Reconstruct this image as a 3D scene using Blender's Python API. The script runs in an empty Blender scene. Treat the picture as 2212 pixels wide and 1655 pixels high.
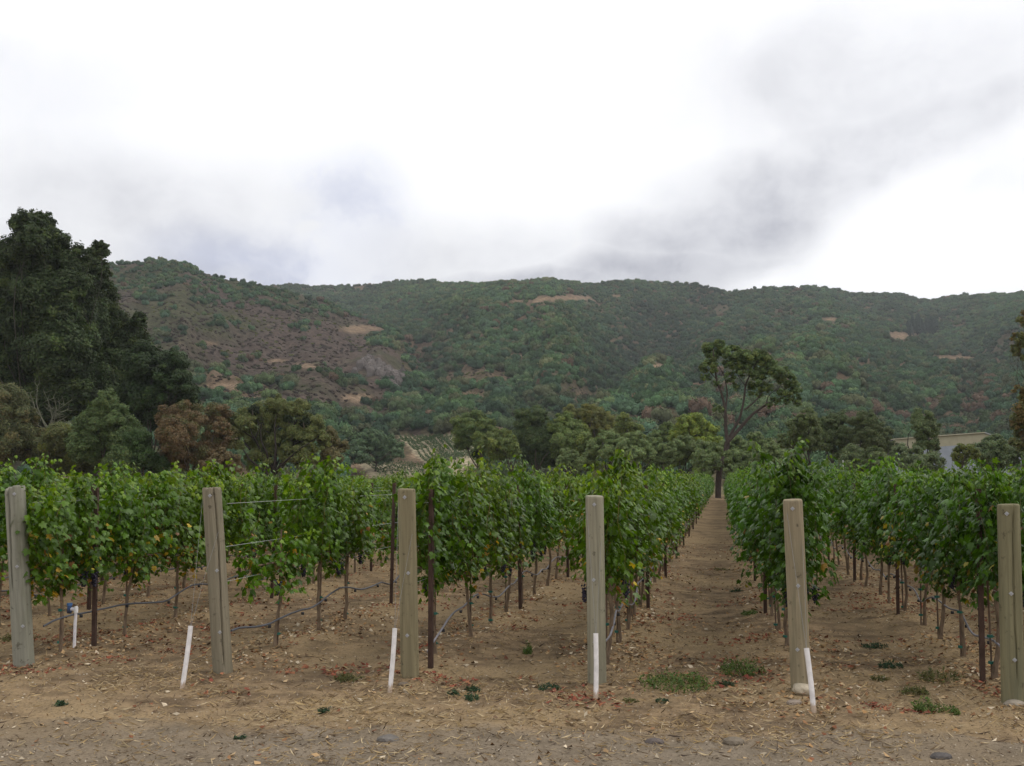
import bpy, bmesh, math, random
import numpy as np
from mathutils import Vector, Matrix

random.seed(7)
RNG = np.random.default_rng(11)
scene = bpy.context.scene
COL = scene.collection

# ------------------------------------------------------------------ camera
F, CX, CY, HZ = 2267.0, 1106.0, 827.5, 1033.0      # focal length, centre and horizon of the photo measured at 2212 px wide
HC = 1.87                                           # eye height
PITCH = math.atan((HZ - CY) / F)
cam_d = bpy.data.cameras.new('camera')
cam = bpy.data.objects.new('camera', cam_d)
COL.objects.link(cam)
cam_d.sensor_fit = 'HORIZONTAL'
cam_d.sensor_width = 36.0
cam_d.lens = 36.0 * F / 2212.0
cam_d.clip_start = 0.1
cam_d.clip_end = 20000
cam.location = (0, 0, HC)
cam.rotation_euler = (math.pi / 2 + PITCH, 0, 0)
scene.camera = cam

# ------------------------------------------------------------------ light
scene.view_settings.view_transform = 'Standard'
scene.view_settings.look = 'None'
scene.view_settings.exposure = 0.0
scene.view_settings.gamma = 1.0
SUN_EL, SUN_AZ = math.radians(56), math.radians(78)   # sun high, to the right
sd = bpy.data.lights.new('sun', 'SUN')
sd.energy = 1.2
sd.angle = math.radians(22)
sd.color = (1.0, 0.96, 0.9)
sun = bpy.data.objects.new('sun', sd)
COL.objects.link(sun)
sv = Vector((math.sin(SUN_AZ) * math.cos(SUN_EL), math.cos(SUN_AZ) * math.cos(SUN_EL), math.sin(SUN_EL)))
sun.rotation_euler = sv.to_track_quat('Z', 'Y').to_euler()
sun.location = (0, 0, 60)


class NT:
    """tiny helper for building node trees"""
    def __init__(self, tree):
        self.t = tree
        tree.nodes.clear()

    def n(self, typ, ins=None, **props):
        nd = self.t.nodes.new(typ)
        for k, v in props.items():
            setattr(nd, k, v)
        for k, v in (ins or {}).items():
            sock = nd.inputs[k]
            if isinstance(v, bpy.types.NodeSocket):
                self.t.links.new(v, sock)
            else:
                sock.default_value = v
        return nd

    def math(self, op, a, b=0.0, c=None, clamp=False):
        ins = {0: a, 1: b}
        if c is not None:
            ins[2] = c
        return self.n('ShaderNodeMath', ins, operation=op, use_clamp=clamp).outputs[0]

    def mix(self, fac, a, b, blend='MIX'):
        nd = self.n('ShaderNodeMix', data_type='RGBA', blend_type=blend)
        for i, v in ((0, fac), (6, a), (7, b)):
            if isinstance(v, bpy.types.NodeSocket):
                self.t.links.new(v, nd.inputs[i])
            else:
                nd.inputs[i].default_value = v if i == 0 else (*v[:3], 1)
        return nd.outputs[2]

    def noise(self, vec, scale, detail=4, rough=0.55, dist=0.0):
        return self.n('ShaderNodeTexNoise', {'Vector': vec, 'Scale': scale, 'Detail': detail, 'Roughness': rough, 'Distortion': dist})

    def ramp(self, fac, lo, hi, a=0.0, b=1.0, smooth=True):
        return self.n('ShaderNodeMapRange', {0: fac, 1: lo, 2: hi, 3: a, 4: b}, interpolation_type='SMOOTHSTEP' if smooth else 'LINEAR').outputs[0]


def pix_dir(u, v):
    xc, zc = (u - CX) / F, -(v - CY) / F
    c, s = math.cos(PITCH), math.sin(PITCH)
    return Vector((xc, c - s * zc, s + c * zc))


world = bpy.data.worlds.new("World")
scene.world = world
world.use_nodes = True
w = NT(world.node_tree)
gen = w.n('ShaderNodeTexCoord').outputs['Generated']
sky = w.n('ShaderNodeTexSky', sky_type='NISHITA', sun_disc=False, sun_elevation=SUN_EL, sun_rotation=SUN_AZ)
warp = w.noise(gen, 2.6, 6, 0.55)
wv = w.n('ShaderNodeVectorMath', {0: warp.outputs['Color'], 1: (0.5, 0.5, 0.5)}, operation='SUBTRACT').outputs[0]
wv = w.n('ShaderNodeVectorMath', {0: wv, 'Scale': 0.11}, operation='SCALE').outputs[0]
gw = w.n('ShaderNodeVectorMath', {0: gen, 1: wv}, operation='ADD').outputs[0]


def blob(u, v, ru, rv, soft=1.0, vec=None):
    d = pix_dir(u, v).normalized()
    q = w.n('ShaderNodeVectorMath', {0: vec or gw, 1: tuple(d)}, operation='SUBTRACT').outputs[0]
    q = w.n('ShaderNodeVectorMath', {0: q, 1: (F / ru, 1.2, F / rv)}, operation='MULTIPLY').outputs[0]
    ln = w.n('ShaderNodeVectorMath', {0: q}, operation='LENGTH').outputs['Value']
    return w.ramp(ln, 1.0 + 0.35 * soft, 1.0 - 0.85 * soft)


def vmax(vals):
    o = vals[0]
    for x in vals[1:]:
        o = w.math('MAXIMUM', o, x)
    return o


fine = w.noise(gw, 7.0, 7, 0.6).outputs['Fac']
broad = w.noise(gen, 1.7, 4, 0.5).outputs['Fac']
cloud_white = w.ramp(broad, 0.30, 0.68, 0.98, 1.30)
col = w.n('ShaderNodeCombineColor', {0: w.math('MULTIPLY', cloud_white, 1.0), 1: w.math('MULTIPLY', cloud_white, 1.0), 2: w.math('MULTIPLY', cloud_white, 1.01)}).outputs[0]
# thin bluish veil left of the middle and top left
veil = vmax([w.math('MULTIPLY', blob(600, 545, 230, 85, 0.9), 1.0), w.math('MULTIPLY', blob(760, 440, 130, 150, 1.0), 0.75), w.math('MULTIPLY', blob(140, 190, 170, 120, 1.0), 0.28),
             w.math('MULTIPLY', blob(2200, 395, 120, 60, 1.0), 0.3)])
veil = w.math('MULTIPLY', veil, w.ramp(fine, 0.38, 0.56, 1.0, 0.45))
col = w.mix(veil, col, (0.66, 0.70, 0.87))
# soft grey bank
grey = vmax([w.math('MULTIPLY', blob(a_, b_, c_, d_, 1.0), k_) for a_, b_, c_, d_, k_ in (
    (1450, 570, 330, 75, 1.0), (1180, 595, 330, 50, .9), (1540, 490, 300, 100, .95), (1680, 410, 330, 110, .78), (1880, 330, 380, 120, .52), (2120, 270, 340, 100, .45),
    (1800, 190, 560, 200, .36), (1500, 60, 500, 140, .10), (300, 430, 400, 150, .42), (180, 520, 330, 90, .40), (120, 180, 300, 150, .12), (1000, 530, 300, 90, .45), (420, 560, 260, 60, .4))])
sepw = w.n('ShaderNodeSeparateXYZ', {0: gw})
fwd = w.math('MAXIMUM', sepw.outputs[1], 0.05)
ta, tb = w.math('DIVIDE', sepw.outputs[0], fwd), w.math('DIVIDE', sepw.outputs[2], fwd)
edge = w.math('SUBTRACT', tb, w.math('MULTIPLY_ADD', ta, 0.50, 0.080))      # lower right edge of the bank
wisp = w.noise(w.n('ShaderNodeMapping', {0: gw, 3: (5.0, 5.0, 13.0)}).outputs[0], 1.6, 7, 0.6).outputs['Fac']
edge = w.math('ADD', edge, w.math('MULTIPLY', w.math('SUBTRACT', wisp, 0.5), 0.06))
grey = w.math('MULTIPLY', grey, w.ramp(edge, -0.016, 0.030))
grey = w.math('MULTIPLY', grey, w.math('MULTIPLY', w.ramp(fine, 0.30, 0.66, 1.1, 0.6), w.ramp(wisp, 0.30, 0.70, 1.05, 0.80)))
col = w.mix(grey, col, (0.36, 0.365, 0.435))
# bright puffs
puff = vmax([blob(560, 600, 42, 14, 0.6), blob(675, 455, 32, 14, 0.6), w.math('MULTIPLY', blob(650, 405, 60, 26, 0.8), 0.7), w.math('MULTIPLY', blob(700, 590, 60, 25, 0.8), 0.5)])
col = w.mix(w.math('MULTIPLY', puff, 0.85), col, (1.0, 1.0, 1.02))
col10 = w.n('ShaderNodeVectorMath', {0: col, 'Scale': 10.0}, operation='SCALE').outputs[0]
mixed = w.mix(0.06, col10, sky.outputs[0])
bg = w.n('ShaderNodeBackground', {'Color': mixed, 'Strength': 0.1})
w.n('ShaderNodeOutputWorld', {'Surface': bg.outputs[0]})

# ------------------------------------------------------------------ geometry helpers
def ground_hit(u, v, z=0.0):
    d = pix_dir(u, v)
    t = (z - HC) / d.z
    return Vector((d.x * t, d.y * t, z))


def at_y(u, v, Y):
    d = pix_dir(u, v)
    t = Y / d.y
    return Vector((d.x * t, Y, HC + d.z * t))


def project(x, y, z):
    """world -> photo pixels (2212 wide), numpy friendly"""
    c, s = math.cos(PITCH), math.sin(PITCH)
    zz = z - HC
    dep = c * y + s * zz
    up = -s * y + c * zz
    return CX + F * x / dep, CY - F * up / dep


def _hash(ix, iy, seed):
    h = (ix.astype(np.int64) * 374761393 + iy.astype(np.int64) * 668265263 + seed * 974634221) & 0xFFFFFFFF
    h = ((h ^ (h >> 13)) * 1274126177) & 0xFFFFFFFF
    h = ((h ^ (h >> 16)) * 2246822519) & 0xFFFFFFFF
    return ((h ^ (h >> 15)) & 0xFFFFFF) / float(0xFFFFFF)


def vnoise(x, y, seed=0):
    x = np.asarray(x, float); y = np.asarray(y, float)
    ix, iy = np.floor(x), np.floor(y)
    fx, fy = x - ix, y - iy
    fx = fx * fx * (3 - 2 * fx); fy = fy * fy * (3 - 2 * fy)
    a, b = _hash(ix, iy, seed), _hash(ix + 1, iy, seed)
    c, d = _hash(ix, iy + 1, seed), _hash(ix + 1, iy + 1, seed)
    return (a * (1 - fx) + b * fx) * (1 - fy) + (c * (1 - fx) + d * fx) * fy


def fbm(x, y, seed=0, octv=4, gain=0.5):
    t, a, n = 0.0, 1.0, 0.0
    for o in range(octv):
        t = t + a * vnoise(x * 2 ** o + 13.7 * o, y * 2 ** o - 7.1 * o, seed + o)
        n += a; a *= gain
    return t / n


def np_mesh(name, verts, faces, mats, cols=None, mat_idx=None, smooth=False):
    """faces: list of (M,k) int arrays"""
    me = bpy.data.meshes.new(name)
    verts = np.ascontiguousarray(verts, dtype=np.float32)
    me.vertices.add(len(verts))
    me.vertices.foreach_set('co', verts.ravel())
    loops = np.concatenate([f.ravel() for f in faces]).astype(np.int32)
    sizes = np.concatenate([np.full(len(f), f.shape[1]) for f in faces]).astype(np.int32)
    me.loops.add(len(loops))
    me.loops.foreach_set('vertex_index', loops)
    me.polygons.add(len(sizes))
    starts = np.concatenate([[0], np.cumsum(sizes)[:-1]]).astype(np.int32)
    me.polygons.foreach_set('loop_start', starts)
    me.polygons.foreach_set('loop_total', sizes)
    if mat_idx is not None:
        me.polygons.foreach_set('material_index', np.asarray(mat_idx, dtype=np.int32))
    me.polygons.foreach_set('use_smooth', np.full(len(sizes), bool(smooth)))
    if cols is not None:
        ca = me.color_attributes.new('tone', 'FLOAT_COLOR', 'POINT')
        c4 = np.ones((len(verts), 4), np.float32)
        c4[:, :3] = cols
        ca.data.foreach_set('color', c4.ravel())
    for m in (mats if isinstance(mats, (list, tuple)) else [mats]):
        me.materials.append(m)
    me.update(calc_edges=True)
    return me


def link(name, me, parent=None, loc=None):
    o = bpy.data.objects.new(name, me)
    COL.objects.link(o)
    if parent is not None:
        o.parent = parent
    if loc is not None:
        o.location = loc
    return o


def tag(o, label=None, cat=None, group=None, kind=None):
    if label:
        o['label'] = label
    if cat:
        o['category'] = cat
    if group:
        o['group'] = group
    if kind:
        o['kind'] = kind
    return o


def empty(name, loc=(0, 0, 0), rz=0.0):
    o = bpy.data.objects.new(name, None)
    COL.objects.link(o)
    o.empty_display_size = 0.2
    o.location = loc
    o.rotation_euler = (0, 0, rz)
    return o


def unit(a):
    return a / np.maximum(np.linalg.norm(a, axis=-1, keepdims=True), 1e-9)


class Geo:
    """collects numpy pieces into one mesh"""
    def __init__(self):
        self.v, self.f3, self.f4, self.c, self.m3, self.m4, self.n = [], [], [], [], [], [], 0

    def add(self, v, f, col=(1, 1, 1), mi=0):
        v = np.asarray(v, float); f = np.asarray(f, int)
        if f.shape[1] == 3:
            self.f3.append(f + self.n); self.m3.append(np.full(len(f), mi))
        else:
            self.f4.append(f + self.n); self.m4.append(np.full(len(f), mi))
        self.v.append(v)
        c = np.asarray(col, float)
        self.c.append(np.broadcast_to(c, (len(v), 3)) if c.ndim == 1 else c)
        self.n += len(v)

    def tube(self, pts, rad, seg=6, col=(1, 1, 1), mi=0, cap=True):
        pts = np.asarray(pts, float)
        k = len(pts)
        rad = np.broadcast_to(np.asarray(rad, float), (k,))
        tan = unit(np.gradient(pts, axis=0))
        ref = np.array([0.0, 0.0, 1.0]) if abs(tan[:, 2]).mean() < 0.8 else np.array([1.0, 0.0, 0.0])
        a = unit(np.cross(tan, ref)); b = np.cross(tan, a)
        th = np.arange(seg) * 2 * math.pi / seg
        ring = np.cos(th)[None, :, None] * a[:, None, :] + np.sin(th)[None, :, None] * b[:, None, :]
        v = (pts[:, None, :] + ring * rad[:, None, None]).reshape(-1, 3)
        i = np.arange(k - 1)[:, None] * seg; j = np.arange(seg)[None, :]; jn = (j + 1) % seg
        f = np.stack([i + j, i + jn, i + seg + jn, i + seg + j], -1).reshape(-1, 4)
        self.add(v, f, col, mi)
        if cap:
            for e, rev in ((0, True), (k - 1, False)):
                base = e * seg
                vv = np.vstack([v[base:base + seg], pts[e][None]])
                ff = np.array([[q, (q + 1) % seg, seg] for q in range(seg)])
                if rev:
                    ff = ff[:, ::-1]
                self.add(vv, ff, col, mi)

    def box(self, c, s, col=(1, 1, 1), mi=0, rot=None):
        x, y, z = np.array(s) / 2
        v = np.array([[-x, -y, -z], [x, -y, -z], [x, y, -z], [-x, y, -z], [-x, -y, z], [x, -y, z], [x, y, z], [-x, y, z]])
        if rot is not None:
            v = v @ np.array(rot.to_3x3()).T
        f = [[3, 2, 1, 0], [4, 5, 6, 7], [0, 1, 5, 4], [1, 2, 6, 5], [2, 3, 7, 6], [3, 0, 4, 7]]
        self.add(v + np.array(c), f, col, mi)

    def mesh(self, name, mats, smooth=False):
        faces, mi = [], []
        if self.f3:
            faces.append(np.vstack(self.f3)); mi.append(np.concatenate(self.m3))
        if self.f4:
            faces.append(np.vstack(self.f4)); mi.append(np.concatenate(self.m4))
        return np_mesh(name, np.vstack(self.v), faces, mats, np.vstack(self.c), np.concatenate(mi), smooth)


# ------------------------------------------------------------------ materials
def new_mat(name):
    m = bpy.data.materials.new(name)
    m.use_nodes = True
    return m, NT(m.node_tree)


def out(t, shader):
    t.n('ShaderNodeOutputMaterial', {'Surface': shader})


def leaf_mat(name, rough=0.5, spec=0.35, trans=0.3):
    """leaf colour = tint of the instance or object  x  tone of each leaf"""
    m, t = new_mat(name)
    tint = t.n('ShaderNodeAttribute', attribute_type='INSTANCER', attribute_name='tint').outputs['Color']
    tone = t.n('ShaderNodeAttribute', attribute_type='GEOMETRY', attribute_name='tone').outputs['Color']
    c = t.mix(1.0, tint, tone, 'MULTIPLY')
    p = t.n('ShaderNodeBsdfPrincipled', {'Base Color': c, 'Roughness': rough, 'Specular IOR Level': spec})
    if trans > 0:
        tr = t.n('ShaderNodeBsdfTranslucent', {'Color': t.mix(1.0, c, (1.25, 1.25, 0.7), 'MULTIPLY')})
        s = t.n('ShaderNodeMixShader', {0: trans, 1: p.outputs[0], 2: tr.outputs[0]})
        out(t, s.outputs[0])
    else:
        out(t, p.outputs[0])
    return m


def tone_mat(name, rough=0.85, spec=0.2, bump=0.0, bscale=30, base=(1, 1, 1), vary=0.0, vscale=6.0, stretch=(1, 1, 1)):
    """vertex tone x base with noise variation and bump"""
    m, t = new_mat(name)
    tone = t.n('ShaderNodeAttribute', attribute_type='GEOMETRY', attribute_name='tone').outputs['Color']
    c = t.mix(1.0, tone, base, 'MULTIPLY')
    co = t.n('ShaderNodeTexCoord').outputs['Object']
    co = t.n('ShaderNodeMapping', {0: co, 3: stretch}).outputs[0]
    nz = t.noise(co, vscale, 5, 0.6).outputs['Fac']
    if vary:
        k = t.ramp(nz, 0.25, 0.75, 1 - vary, 1 + vary)
        c = t.n('ShaderNodeVectorMath', {0: c, 'Scale': k}, operation='SCALE').outputs[0]
    ins = {'Base Color': c, 'Roughness': rough, 'Specular IOR Level': spec}
    if bump:
        bn = t.noise(co, bscale, 5, 0.65).outputs['Fac']
        ins['Normal'] = t.n('ShaderNodeBump', {'Strength': bump, 'Distance': 0.02, 'Height': bn}).outputs[0]
    p = t.n('ShaderNodeBsdfPrincipled', ins)
    out(t, p.outputs[0])
    return m


M_VINE = leaf_mat('vine_leaf', 0.40, 0.36, 0.34)
M_TREE = leaf_mat('tree_leaf', 0.6, 0.25, 0.2)
M_HILLTREE = leaf_mat('hill_tree_leaf', 0.8, 0.1, 0.0)
M_BARK = tone_mat('bark', 0.9, 0.15, 0.6, 25, vary=0.35, vscale=5, stretch=(3, 3, 0.6))
M_VBARK = tone_mat('vine_bark', 0.9, 0.15, 0.6, 90, vary=0.4, vscale=25, stretch=(1, 1, 0.25))
M_RUST = tone_mat('rusty_steel', 0.75, 0.3, 0.25, 120, vary=0.45, vscale=14, stretch=(1, 1, 0.4))
M_PVC = tone_mat('white_plastic', 0.5, 0.35, 0.0, vary=0.14, vscale=14)
M_HOSE = tone_mat('hose_plastic', 0.6, 0.35, 0.0, vary=0.25, vscale=3)
M_WIRE = tone_mat('galvanised_wire', 0.4, 0.6, 0.0)
M_METAL = tone_mat('zinc_metal', 0.4, 0.6, 0.0, vary=0.15, vscale=60)
M_GRAPE = tone_mat('grape_skin', 0.45, 0.4, 0.0)
M_LITTER = tone_mat('litter', 0.9, 0.1, 0.0)
M_STONE = tone_mat('stone', 0.9, 0.2, 0.5, 18, vary=0.25, vscale=7)
M_PAINT = tone_mat('wall_paint', 0.8, 0.2, 0.1, 30, vary=0.08, vscale=1.2)
M_CAR = tone_mat('car_paint', 0.3, 0.5, 0.0)


def post_mat():
    m, t = new_mat('weathered_wood')
    co = t.n('ShaderNodeTexCoord').outputs['Object']
    rnd = t.n('ShaderNodeObjectInfo').outputs['Random']
    off = t.n('ShaderNodeCombineXYZ', {0: t.math('MULTIPLY', rnd, 17.0), 2: t.math('MULTIPLY', rnd, 9.0)}).outputs[0]
    co = t.n('ShaderNodeVectorMath', {0: co, 1: off}, operation='ADD').outputs[0]
    g1 = t.noise(t.n('ShaderNodeMapping', {0: co, 3: (26, 26, 1.1)}).outputs[0], 1.0, 6, 0.6, 0.6).outputs['Fac']
    g2 = t.noise(t.n('ShaderNodeMapping', {0: co, 3: (7, 7, 0.9)}).outputs[0], 1.0, 4, 0.55).outputs['Fac']
    g3 = t.noise(co, 14.0, 5, 0.65).outputs['Fac']
    tint = t.n('ShaderNodeAttribute', attribute_type='OBJECT', attribute_name='tint').outputs['Color']
    c = t.mix(t.ramp(g1, 0.3, 0.72), (0.72, 0.70, 0.64), (1.10, 1.07, 0.99))
    c = t.mix(1.0, c, tint, 'MULTIPLY')
    c = t.mix(t.math('MULTIPLY', t.ramp(g2, 0.52, 0.74), 0.6), c, (0.14, 0.14, 0.09))
    c = t.mix(t.math('MULTIPLY', t.ramp(g3, 0.58, 0.72), 0.7), c, (0.055, 0.045, 0.03))
    bn = t.n('ShaderNodeBump', {'Strength': 0.55, 'Distance': 0.012, 'Height': g1}).outputs[0]
    p = t.n('ShaderNodeBsdfPrincipled', {'Base Color': c, 'Roughness': 0.85, 'Specular IOR Level': 0.2, 'Normal': bn})
    out(t, p.outputs[0])
    return m


M_POST = post_mat()


def soil_mat(name, road):
    m, t = new_mat(name)
    pos = t.n('ShaderNodeNewGeometry').outputs['Position']
    n1 = t.noise(pos, 0.45, 5, 0.6).outputs['Fac']
    n2 = t.noise(pos, 3.0, 6, 0.65).outputs['Fac']
    n3 = t.noise(pos, 38.0, 4, 0.7).outputs['Fac']
    n4 = t.noise(t.n('ShaderNodeMapping', {0: pos, 3: (5, 60, 5)}).outputs[0], 1.0, 3, 0.6).outputs['Fac']
    if road:
        c = t.mix(t.ramp(n2, 0.3, 0.7), (0.150, 0.120, 0.086), (0.240, 0.193, 0.140))
        sp = t.n('ShaderNodeSeparateXYZ', {0: pos})
        e = t.math('MULTIPLY_ADD', sp.outputs[0], 0.06, sp.outputs[1])
        n5 = t.noise(pos, 1.1, 5, 0.6).outputs['Fac']
        e = t.math('MULTIPLY_ADD', t.math('SUBTRACT', n5, 0.5), 2.4, e)
        soil = t.mix(t.ramp(n2, 0.36, 0.66), (0.124, 0.086, 0.052), (0.285, 0.200, 0.116))
        soil = t.mix(t.math('MULTIPLY', t.ramp(n1, 0.42, 0.62), 0.75), soil, (0.325, 0.235, 0.130))
        c = t.mix(t.ramp(e, 7.7, 8.55), c, soil)
        c = t.mix(t.math('MULTIPLY', t.ramp(n1, 0.45, 0.7), 0.5), c, (0.23, 0.165, 0.095))
    else:
        c = t.mix(t.ramp(n2, 0.36, 0.66), (0.124, 0.086, 0.052), (0.285, 0.200, 0.116))
        c = t.mix(t.math('MULTIPLY', t.ramp(n1, 0.42, 0.62), 0.75), c, (0.325, 0.235, 0.130))
        sep = t.n('ShaderNodeSeparateXYZ', {0: pos})
        far = t.ramp(sep.outputs[1], 96, 135)
        c = t.mix(far, c, t.mix(t.ramp(n1, 0.35, 0.65), (0.16, 0.125, 0.065), (0.075, 0.085, 0.03)))
    c = t.mix(t.math('MULTIPLY', t.ramp(n4, 0.55, 0.75), 0.18), c, (0.36, 0.27, 0.16))
    c = t.mix(t.math('MULTIPLY', t.ramp(n3, 0.52, 0.68), 0.75), c, (0.068, 0.047, 0.031))
    c = t.mix(t.math('MULTIPLY', t.ramp(n3, 0.42, 0.3), 0.5), c, (0.36, 0.285, 0.19))
    h = t.math('ADD', t.math('MULTIPLY', n2, 0.6), t.math('MULTIPLY', n3, 0.5))
    bn = t.n('ShaderNodeBump', {'Strength': 0.8, 'Distance': 0.03, 'Height': h}).outputs[0]
    p = t.n('ShaderNodeBsdfPrincipled', {'Base Color': c, 'Roughness': 0.95, 'Specular IOR Level': 0.1, 'Normal': bn})
    out(t, p.outputs[0])
    return m


M_SOIL = soil_mat('soil', False)
M_ROAD = soil_mat('road_dirt', True)


def hill_mat():
    m, t = new_mat('hill_ground')
    pos = t.n('ShaderNodeNewGeometry').outputs['Position']
    tone = t.n('ShaderNodeAttribute', attribute_type='GEOMETRY', attribute_name='tone').outputs['Color']
    n1 = t.noise(pos, 0.09, 6, 0.65).outputs['Fac']
    n2 = t.noise(pos, 0.45, 4, 0.7).outputs['Fac']
    k = t.math('MULTIPLY', t.ramp(n1, 0.3, 0.7, 0.72, 1.25), t.ramp(n2, 0.3, 0.7, 0.6, 1.4))
    c = t.n('ShaderNodeVectorMath', {0: tone, 'Scale': k}, operation='SCALE').outputs[0]
    bn = t.n('ShaderNodeBump', {'Strength': 0.8, 'Distance': 1.5, 'Height': n2}).outputs[0]
    p = t.n('ShaderNodeBsdfPrincipled', {'Base Color': c, 'Roughness': 0.95, 'Specular IOR Level': 0.05, 'Normal': bn})
    out(t, p.outputs[0])
    return m


M_HILL = hill_mat()

# ------------------------------------------------------------------ rows: layout
POST_PX = [((32, 1050), (52, 1435)), ((457, 1053), (482, 1450)), ((878, 1056), (886, 1460)),
           ((1284, 1071), (1290, 1473)), ((1712, 1079), (1731, 1493)), ((2178, 1089), (2188, 1511))]
PB = [ground_hit(*b) for t_, b in POST_PX]
vp = pix_dir(1560, HZ)
RD = Vector((vp.x, vp.y, 0)).normalized()          # direction of the rows
RA = math.atan2(RD.y, RD.x)
STEP = (PB[5] - PB[0]) / 5
VSP = 1.17
ROWLEN = 84.0
K0, K1 = -9, 16


def row_base(k):
    if 0 <= k <= 5:
        return PB[k]
    if k < 0:
        return PB[0] + STEP * k
    return PB[5] + STEP * (k - 5)


nrm = Vector((-RD.y, RD.x, 0))
R_OFF = {k: row_base(k).dot(nrm) for k in range(K0, K1 + 1)}
_offs = np.array([R_OFF[k] for k in range(K0, K1 + 1)])
_H0 = np.array(PB[0]); _HN = np.array([-STEP.y, STEP.x, 0.0]); _HN /= np.linalg.norm(_HN)


def gz(x, y):
    """height of the dirt"""
    x = np.asarray(x, float); y = np.asarray(y, float)
    off = x * nrm.x + y * nrm.y
    d = np.min(np.abs(off[..., None] - _offs), axis=-1)
    into = (x - _H0[0]) * _HN[0] + (y - _H0[1]) * _HN[1]
    m = np.clip(into + 0.2, 0, 1)
    z = 0.07 * np.exp(-(d / 0.38) ** 2) * m
    near = np.clip((24 - y) / 9, 0, 1)
    z = z + near * ((fbm(x * 1.1, y * 1.1, 3, 3) - 0.5) * 0.07 + (fbm(x * 6, y * 6, 9, 3) - 0.5) * 0.022)
    return z - 0.02


def gz1(x, y):
    return float(gz(np.array([x]), np.array([y]))[0])


def drop(p):
    return Vector((p.x, p.y, gz1(p.x, p.y)))


# ------------------------------------------------------------------ ground
def axis(fine0, fine1, step, lim0, lim1, grow):
    a = list(np.arange(fine0, fine1, step))
    s, v = step, a[-1]
    while v < lim1:
        s *= grow; v += s; a.append(min(v, lim1))
    s, v = step, a[0]
    pre = []
    while v > lim0:
        s *= grow; v -= s; pre.append(max(v, lim0))
    return np.array(pre[::-1] + a)


def grid_faces(nx, ny):
    i = np.arange(ny - 1)[:, None] * nx; j = np.arange(nx - 1)[None, :]
    return np.stack([i + j, i + j + 1, i + nx + j + 1, i + nx + j], -1).reshape(-1, 4)


gx = axis(-8.5, 9.5, 0.06, -1850, 1850, 1.06)
gy = axis(5.5, 17.0, 0.05, -320, 1850, 1.035)
X, Y = np.meshgrid(gx, gy)
Z = gz(X, Y)
g = np_mesh('ground', np.stack([X, Y, Z], -1).reshape(-1, 3), [grid_faces(len(gx), len(gy))], M_SOIL, smooth=True)
tag(link('ground', g), kind='structure')
# dirt track in front of the posts
rx = np.linspace(-14, 14, 420)
ry_top = 8.35 - 0.06 * rx + (fbm(rx * 1.3, rx * 0, 41, 4) - 0.5) * 0.9 + (fbm(rx * 7, rx * 0, 44, 3) - 0.5) * 0.35
tt = np.linspace(0, 1, 80) ** 0.8
Xr = np.broadcast_to(rx, (80, 420)).copy()
Yr = 2.0 + (ry_top[None, :] - 2.0) * tt[:, None]
Zr = gz(Xr, Yr) + 0.006 - 0.03 * np.clip((tt[:, None] - 0.985) / 0.015, 0, 1)
g = np_mesh('dirt_road', np.stack([Xr, Yr, Zr], -1).reshape(-1, 3), [grid_faces(420, 80)], M_ROAD, smooth=True)
tag(link('dirt_road', g), kind='structure')

# ------------------------------------------------------------------ hills
RB, RAH, R0 = 1300.0, 760.0, 235.0
ridgeB = np.array([(-600, 640), (0, 630), (300, 625), (580, 612), (620, 607), (720, 611), (800, 606), (850, 599), (910, 597), (960, 603), (1060, 606), (1130, 601), (1190, 596), (1260, 604),
                   (1300, 604), (1380, 599), (1440, 602), (1500, 606), (1550, 615), (1595, 622), (1640, 616), (1750, 612), (1800, 615), (1850, 626), (1900, 626), (1950, 629), (2005, 642),
                   (2040, 638), (2090, 632), (2212, 626), (2500, 615), (2900, 640)], float)
ridgeA = np.array([(-900, 700), (-300, 610), (0, 585), (150, 572), (240, 564), (300, 557), (350, 553), (390, 559), (430, 578), (480, 597), (560, 612), (600, 624), (700, 650), (780, 682), (850, 706),
                   (880, 745), (920, 785), (1000, 850), (1080, 880), (1180, 930), (1300, 990), (1400, 1033), (2900, 1040)], float)


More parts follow.
